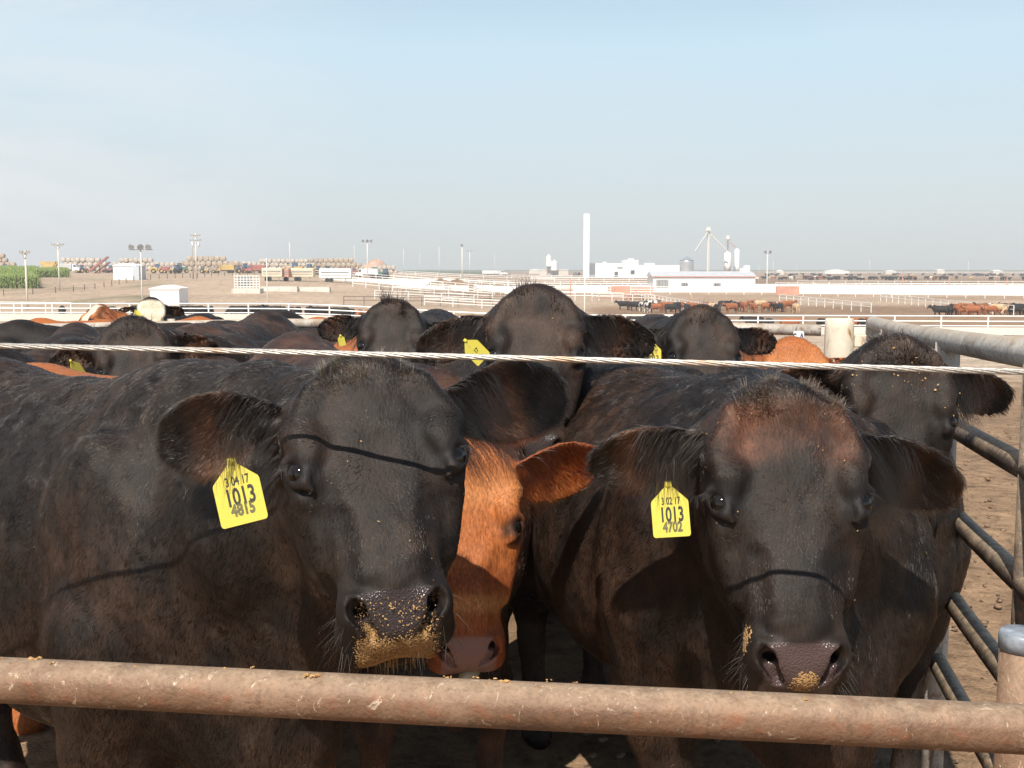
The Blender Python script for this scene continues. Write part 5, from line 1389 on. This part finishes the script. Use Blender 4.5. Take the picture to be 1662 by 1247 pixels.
# ------------------------------------------------------------------ corn
k = NT('corn leaf'); oi = k.n('ShaderNodeNewGeometry'); rr2 = oi.outputs['Random Per Island']
M_CORN = k.bsdf(k.ramp(rr2, [(0, (.10, .17, .035)), (.5, (.17, .27, .05)), (.9, (.34, .36, .12)), (1, (.45, .42, .2))]), .6, 0, .3)
def cornfield(label, pa, pb, da, db, n, h):
    V_ = []; F_ = []
    for i in range(n):
        t = rnd.random()**1.6; d_ = da+(db-da)*t; px_ = rnd.uniform(pa, pb-(pb-pa)*.0)+rnd.gauss(0, 2)
        g = G(px_, d_); hh_ = h*rnd.uniform(.8, 1.1); b = len(V_)
        for l in range(5):
            a_ = rnd.random()*6.28; z_ = hh_*(.25+.15*l); ca, sa = math.cos(a_), math.sin(a_); L_ = rnd.uniform(.45, .8); w_ = .06
            b = len(V_)
            V_ += [(g[0]-sa*w_, g[1]+ca*w_, g[2]+z_-.3), (g[0]+sa*w_, g[1]-ca*w_, g[2]+z_-.3), (g[0]+ca*L_*.5+sa*w_, g[1]+sa*L_*.5-ca*w_, g[2]+z_+.25), (g[0]+ca*L_*.5-sa*w_, g[1]+sa*L_*.5+ca*w_, g[2]+z_+.25), (g[0]+ca*L_, g[1]+sa*L_, g[2]+z_-.05)]
            F_ += [(b, b+1, b+2, b+3), (b+3, b+2, b+4)]
        b = len(V_); V_ += [(g[0]-.04, g[1], g[2]-.1), (g[0]+.04, g[1], g[2]-.1), (g[0]+.02, g[1], g[2]+hh_*1.05), (g[0]-.02, g[1], g[2]+hh_*1.05)]; F_ += [(b, b+1, b+2, b+3)]
    m = MB(); m.v = V_; m.f = F_; o = m.build('corn_field', M_CORN); tag(o, label, 'corn', kind='stuff')
cornfield('tall green corn at the left edge', -150, 66, 188, 275, 9000, 2.2)
cornfield('thin tip of the corn field pointing right', 60, 116, 240, 290, 1500, 1.7)
# ------------------------------------------------------------------ far herds
M_FARH = bpy.data.materials.new('far_hide'); k = NT('distant hide'); at = k.n('ShaderNodeAttribute'); at.attribute_name = 'Col'; M_FARH = k.bsdf(at.outputs['Color'], .7, 0, .3)
def far_mesh(col, head='up', patch=None):
    F = Field(axis(-1.75, .95, 9, 9, .05, .05) if False else np.arange(-1.75, 1.0, .055, dtype=f32), np.arange(-.5, .5, .055, dtype=f32), np.arange(-.06, 1.75, .055, dtype=f32))
    F.loft(np.zeros(3), np.eye(3), [-1.52, -1.44, -1.28, -1.0, -.7, -.4, -.15, .05, .20, .30], [.13, .22, .28, .30, .33, .33, .29, .27, .21, .14],
           [1.22, 1.30, 1.365, 1.37, 1.345, 1.35, 1.385, 1.36, 1.26, 1.12], [.90, .78, .66, .60, .55, .53, .57, .60, .64, .74], [1.06, 1.04, 1.02, .96, .92, .92, .93, .93, .92, .92], 2.0, 2.2, k=.06, kend=.12)
    hz_ = 1.32 if head == 'up' else .45
    hp = np.array([.62, 0, hz_+.05]); nz_ = np.array([.88, 0, hz_-.28])
    F.cone((.05, 0, 1.08), (.45, 0, (1.08+hz_)/2), .24, .17, .08); F.cone((.45, 0, (1.08+hz_)/2), hp, .17, .12, .06)
    F.cone(hp, nz_, .12, .075, .05)
    for s_ in (-1, 1):
        F.cone(hp+[-.02, s_*.08, 0], hp+[-.05, s_*.26, -.02], .05, .04, .03)
        for a_, b_, r1, r2 in (((0, .19, .8), (0, .17, .03), .12, .06), ((-1.25, .18, .9), (-1.38, .17, .45), .17, .075), ((-1.38, .17, .45), (-1.33, .17, .03), .075, .06)):
            F.cone((a_[0], a_[1]*s_, a_[2]), (b_[0], b_[1]*s_, b_[2]), r1, r2, .05)
    F.cone((-1.52, 0, 1.2), (-1.56, 0, .5), .05, .05, .04)
    V, Q, N = F.mesh(1)
    C = np.tile(np.array(col), (len(V), 1))*(0.85+.3*fbm(V, 4, 3))[:, None]
    if patch is not None:
        pc, mode = patch
        m = sstep(fbm(V, 2.2, 9), .5, .54) if mode == 'spots' else ((V[:, 0] > .55) & (V[:, 2] < hz_+.12)).astype(float)
        C = C*(1-m[:, None])+np.array(pc)*m[:, None]
    return V, Q, C
TPL = {}
for nm_, col, hd, pt in (('k', (.018, .015, .014), 'up', None), ('kd', (.018, .015, .014), 'down', None), ('r', (.30, .10, .035), 'up', None), ('rd', (.30, .10, .035), 'down', None),
                         ('t', (.55, .38, .22), 'down', None), ('w', (.66, .60, .50), 'up', None), ('s', (.018, .015, .014), 'up', ((.7, .66, .6), 'spots')), ('h', (.30, .10, .035), 'up', ((.7, .64, .55), 'face'))):
    V, Q, Cc = far_mesh(col, hd, pt); TPL[nm_] = [V, Q, Cc, None]
ADJ = {'k': 'black', 'kd': 'black', 'r': 'red', 'rd': 'red', 't': 'tan', 'w': 'cream', 's': 'black and white', 'h': 'white faced red'}
ALLFAR = []
def far_cow(px_, d_, kd, face, sc_=1.0, dz=0.0, herd='', where=''):
    t = TPL[kd]
    if t[3] is None: o = np_mesh('steer', t[0], t[1], M_FARH, None, True, {'Col': t[2]}); t[3] = o
    else: o = t[3].copy(); COL.objects.link(o)
    g = G(px_, d_); a = math.radians(face)
    o.location = (g[0]+.6*math.cos(a), g[1]+.6*math.sin(a), g[2]+dz); o.rotation_euler = (0, 0, a); o.scale = (sc_,)*3
    tag(o, '%s steer, %s' % (ADJ[kd], where), 'cow', herd); ALLFAR.append(o)
    return o
H1 = 'cattle feeding behind the long white fence'
for px_ in [105, 165, 182, 222, 262, 277, 291, 305, 318, 331, 346, 392, 405, 419, 433, 446, 460, 474, 487, 501, 514, 528, 541, 555, 568, 1030, 1048, 1225]:
    far_cow(px_+rnd.uniform(-2, 2), 86.2+rnd.random(), rnd.choice(['k', 'kd', 'kd']), rnd.choice([-90, -70, -110, 0, 180]), .74+.08*rnd.random(), -.02, H1, 'feeding behind the long white fence near the pen')
for px_, kd in ((585, 'rd'), (603, 'r'), (1062, 'rd'), (1090, 't'), (1276, 'r'), (1344, 'rd'), (1360, 'kd'), (1378, 'r'), (1395, 'k'), (1330, 'kd'), (1246, 'kd')):
    far_cow(px_, 84 if px_ < 800 else 80.5, kd, rnd.choice([-90, 0, 180]), .76, .0, H1, 'feeding behind the long white fence near the pen')
H2 = 'mixed herd standing below the long barn'
x = 1012
while x < 1292:
    kd = rnd.choice(['k', 'k', 'kd', 'k', 'r', 'r', 't', 'w', 's', 'h']) if x > 1040 else 'k'
    far_cow(x, rnd.uniform(146, 160), kd, rnd.choice([0, 180, 20, 200, -80, 100]), rnd.uniform(.9, 1.03), 0, H2, 'in the mixed herd below the long barn')
    x += rnd.uniform(6, 13)
H3 = 'herd at the right edge of the picture'
x = 1522
while x < 1672:
    kd = rnd.choice(['k', 'k', 'kd']) if x < 1540 or x > 1615 and rnd.random() < .6 else rnd.choice(['r', 'rd', 't', 'h', 'r', 'k'])
    far_cow(x, rnd.uniform(132, 150), kd, rnd.choice([0, 180, 30, 160, -90]), rnd.uniform(.9, 1.03), 0, H3, 'in the herd at the right edge behind the slanting fence')
    x += rnd.uniform(4.5, 8)
H4 = 'small dark herd below the white plant buildings'
for i in range(48):
    far_cow(rnd.uniform(928, 1048), rnd.choice([560, 640, 720, 800])+rnd.uniform(-8, 8), rnd.choice(['k', 'k', 'k', 'kd', 'kd', 'r']), rnd.choice([0, 180, 40, -60]), 1, 0, H4, 'in the small dark herd below the white plant buildings')
H5 = 'big dark herds on the right plain'
for i in range(158):
    if i < 98: d_, px_ = rnd.uniform(395, 470), rnd.choice([rnd.uniform(1196, 1480), rnd.uniform(1244, 1668)])
    else: d_, px_ = rnd.uniform(540, 720), rnd.uniform(1240, 1668)
    far_cow(px_, d_, rnd.choice(['k']*8+['kd', 'kd', 'w', 't', 'r']) if d_ < 500 else rnd.choice(['k']*9+['t']), rnd.choice([0, 180, 25, -30, 90]), 1, 0, H5, 'in the big herds on the plain at the right')

# dusty summer air
hz = MB(); hz.box((0, 600, 12), (3000, 1400, 44)); ho = hz.build("haze", M_SOIL); ho.data.materials.clear()
hm = bpy.data.materials.new('dusty air'); hm.use_nodes = True; hn_ = hm.node_tree.nodes; hn_.clear()
pv = hn_.new('ShaderNodeVolumePrincipled'); pv.inputs['Color'].default_value = (.92, .94, .97, 1); pv.inputs['Density'].default_value = .0006; pv.inputs['Anisotropy'].default_value = .0
ou = hn_.new('ShaderNodeOutputMaterial'); hm.node_tree.links.new(pv.outputs[0], ou.inputs['Volume']); ho.data.materials.append(hm); tag(ho, kind='stuff')
# ------------------------------------------------------------------ light
LD = np.array([.25, 1.0, -1.17]); LD = LD/np.linalg.norm(LD)
SUN_EL = math.asin(-LD[2])
w = bpy.data.worlds.new("World"); sc.world = w; w.use_nodes = True
wt = w.node_tree; wn = wt.nodes; wn.clear()
sky = wn.new('ShaderNodeTexSky'); sky.sky_type = 'NISHITA'; sky.sun_disc = False
sky.sun_elevation = SUN_EL
sky.sun_rotation = math.atan2(-LD[0], -LD[1])
sky.altitude = 900; sky.air_density = 1.0; sky.dust_density = 1.6; sky.ozone_density = 1.0
bg = wn.new('ShaderNodeBackground'); bg.inputs['Strength'].default_value = 0.10
wo = wn.new('ShaderNodeOutputWorld')
tc = wn.new('ShaderNodeTexCoord'); sx = wn.new('ShaderNodeSeparateXYZ'); wt.links.new(tc.outputs['Generated'], sx.inputs[0])
# summer haze: the lower sky is pale grey blue
rp = wn.new('ShaderNodeValToRGB'); els = rp.color_ramp.elements
stops = [(0.0, (4.8, 5.15, 5.2)), (.045, (5.0, 5.4, 5.5)), (.11, (5.05, 5.9, 6.2)), (.19, (4.85, 6.35, 7.1)), (.27, (3.6, 4.9, 6.0)), (.42, (1.3, 2.2, 3.4)), (1.0, (.5, 1.0, 2.0))]
while len(els) < len(stops): els.new(.5)
for i, (p_, c_) in enumerate(stops): els[i].position = p_; els[i].color = (c_[0], c_[1], c_[2], 1)
wt.links.new(sx.outputs['Z'], rp.inputs[0])
mp = wn.new('ShaderNodeMapping'); mp.inputs['Scale'].default_value = (1.4, 1.4, 5); wt.links.new(tc.outputs['Generated'], mp.inputs[0])
nz_ = wn.new('ShaderNodeTexNoise'); nz_.inputs['Scale'].default_value = 2.1; nz_.inputs['Detail'].default_value = 7; nz_.inputs['Roughness'].default_value = .55; nz_.inputs['Distortion'].default_value = .5; wt.links.new(mp.outputs[0], nz_.inputs['Vector'])
cr = wn.new('ShaderNodeValToRGB'); cr.color_ramp.elements[0].position = .36; cr.color_ramp.elements[0].color = (0, 0, 0, 1); cr.color_ramp.elements[1].position = .70; cr.color_ramp.elements[1].color = (.62, .62, .62, 1); wt.links.new(nz_.outputs['Fac'], cr.inputs[0])
m1 = wn.new('ShaderNodeMixRGB'); m1.inputs[0].default_value = .82; wt.links.new(sky.outputs[0], m1.inputs[1]); wt.links.new(rp.outputs[0], m1.inputs[2])
m2 = wn.new('ShaderNodeMixRGB'); mr = wn.new('ShaderNodeMapRange'); wt.links.new(sx.outputs['X'], mr.inputs['Value']); mr.inputs['From Min'].default_value = -.12; mr.inputs['From Max'].default_value = -.42; mr.inputs['To Min'].default_value = .15; mr.inputs['To Max'].default_value = 1.9
mm = wn.new('ShaderNodeMath'); mm.operation = 'MULTIPLY'; mm.use_clamp = True; wt.links.new(cr.outputs[0], mm.inputs[0]); wt.links.new(mr.outputs[0], mm.inputs[1])
wt.links.new(mm.outputs[0], m2.inputs[0]); wt.links.new(m1.outputs[0], m2.inputs[1]); m2.inputs[2].default_value = (6.3, 6.5, 6.7, 1)
wt.links.new(m2.outputs[0], bg.inputs[0]); wt.links.new(bg.outputs[0], wo.inputs[0])
from mathutils import Vector
sd = bpy.data.lights.new('sun', 'SUN'); sd.energy = 4.8; sd.angle = math.radians(0.5); sd.color = (1.0, .93, .83)
so = bpy.data.objects.new('sun', sd); COL.objects.link(so)
so.rotation_euler = Vector(LD).to_track_quat('-Z', 'Y').to_euler()
sc.view_settings.view_transform = 'Standard'; sc.view_settings.look = 'None'
sc.view_settings.exposure = 0.45; sc.view_settings.gamma = 1.0
sc.render.engine = 'CYCLES'
sc.cycles.use_denoising = True
sc.cycles.max_bounces = 7; sc.cycles.diffuse_bounces = 3; sc.cycles.glossy_bounces = 3; sc.cycles.transmission_bounces = 4
sc.cycles_curves.shape = 'RIBBONS'
print('script', round(time.time()-T0, 1))
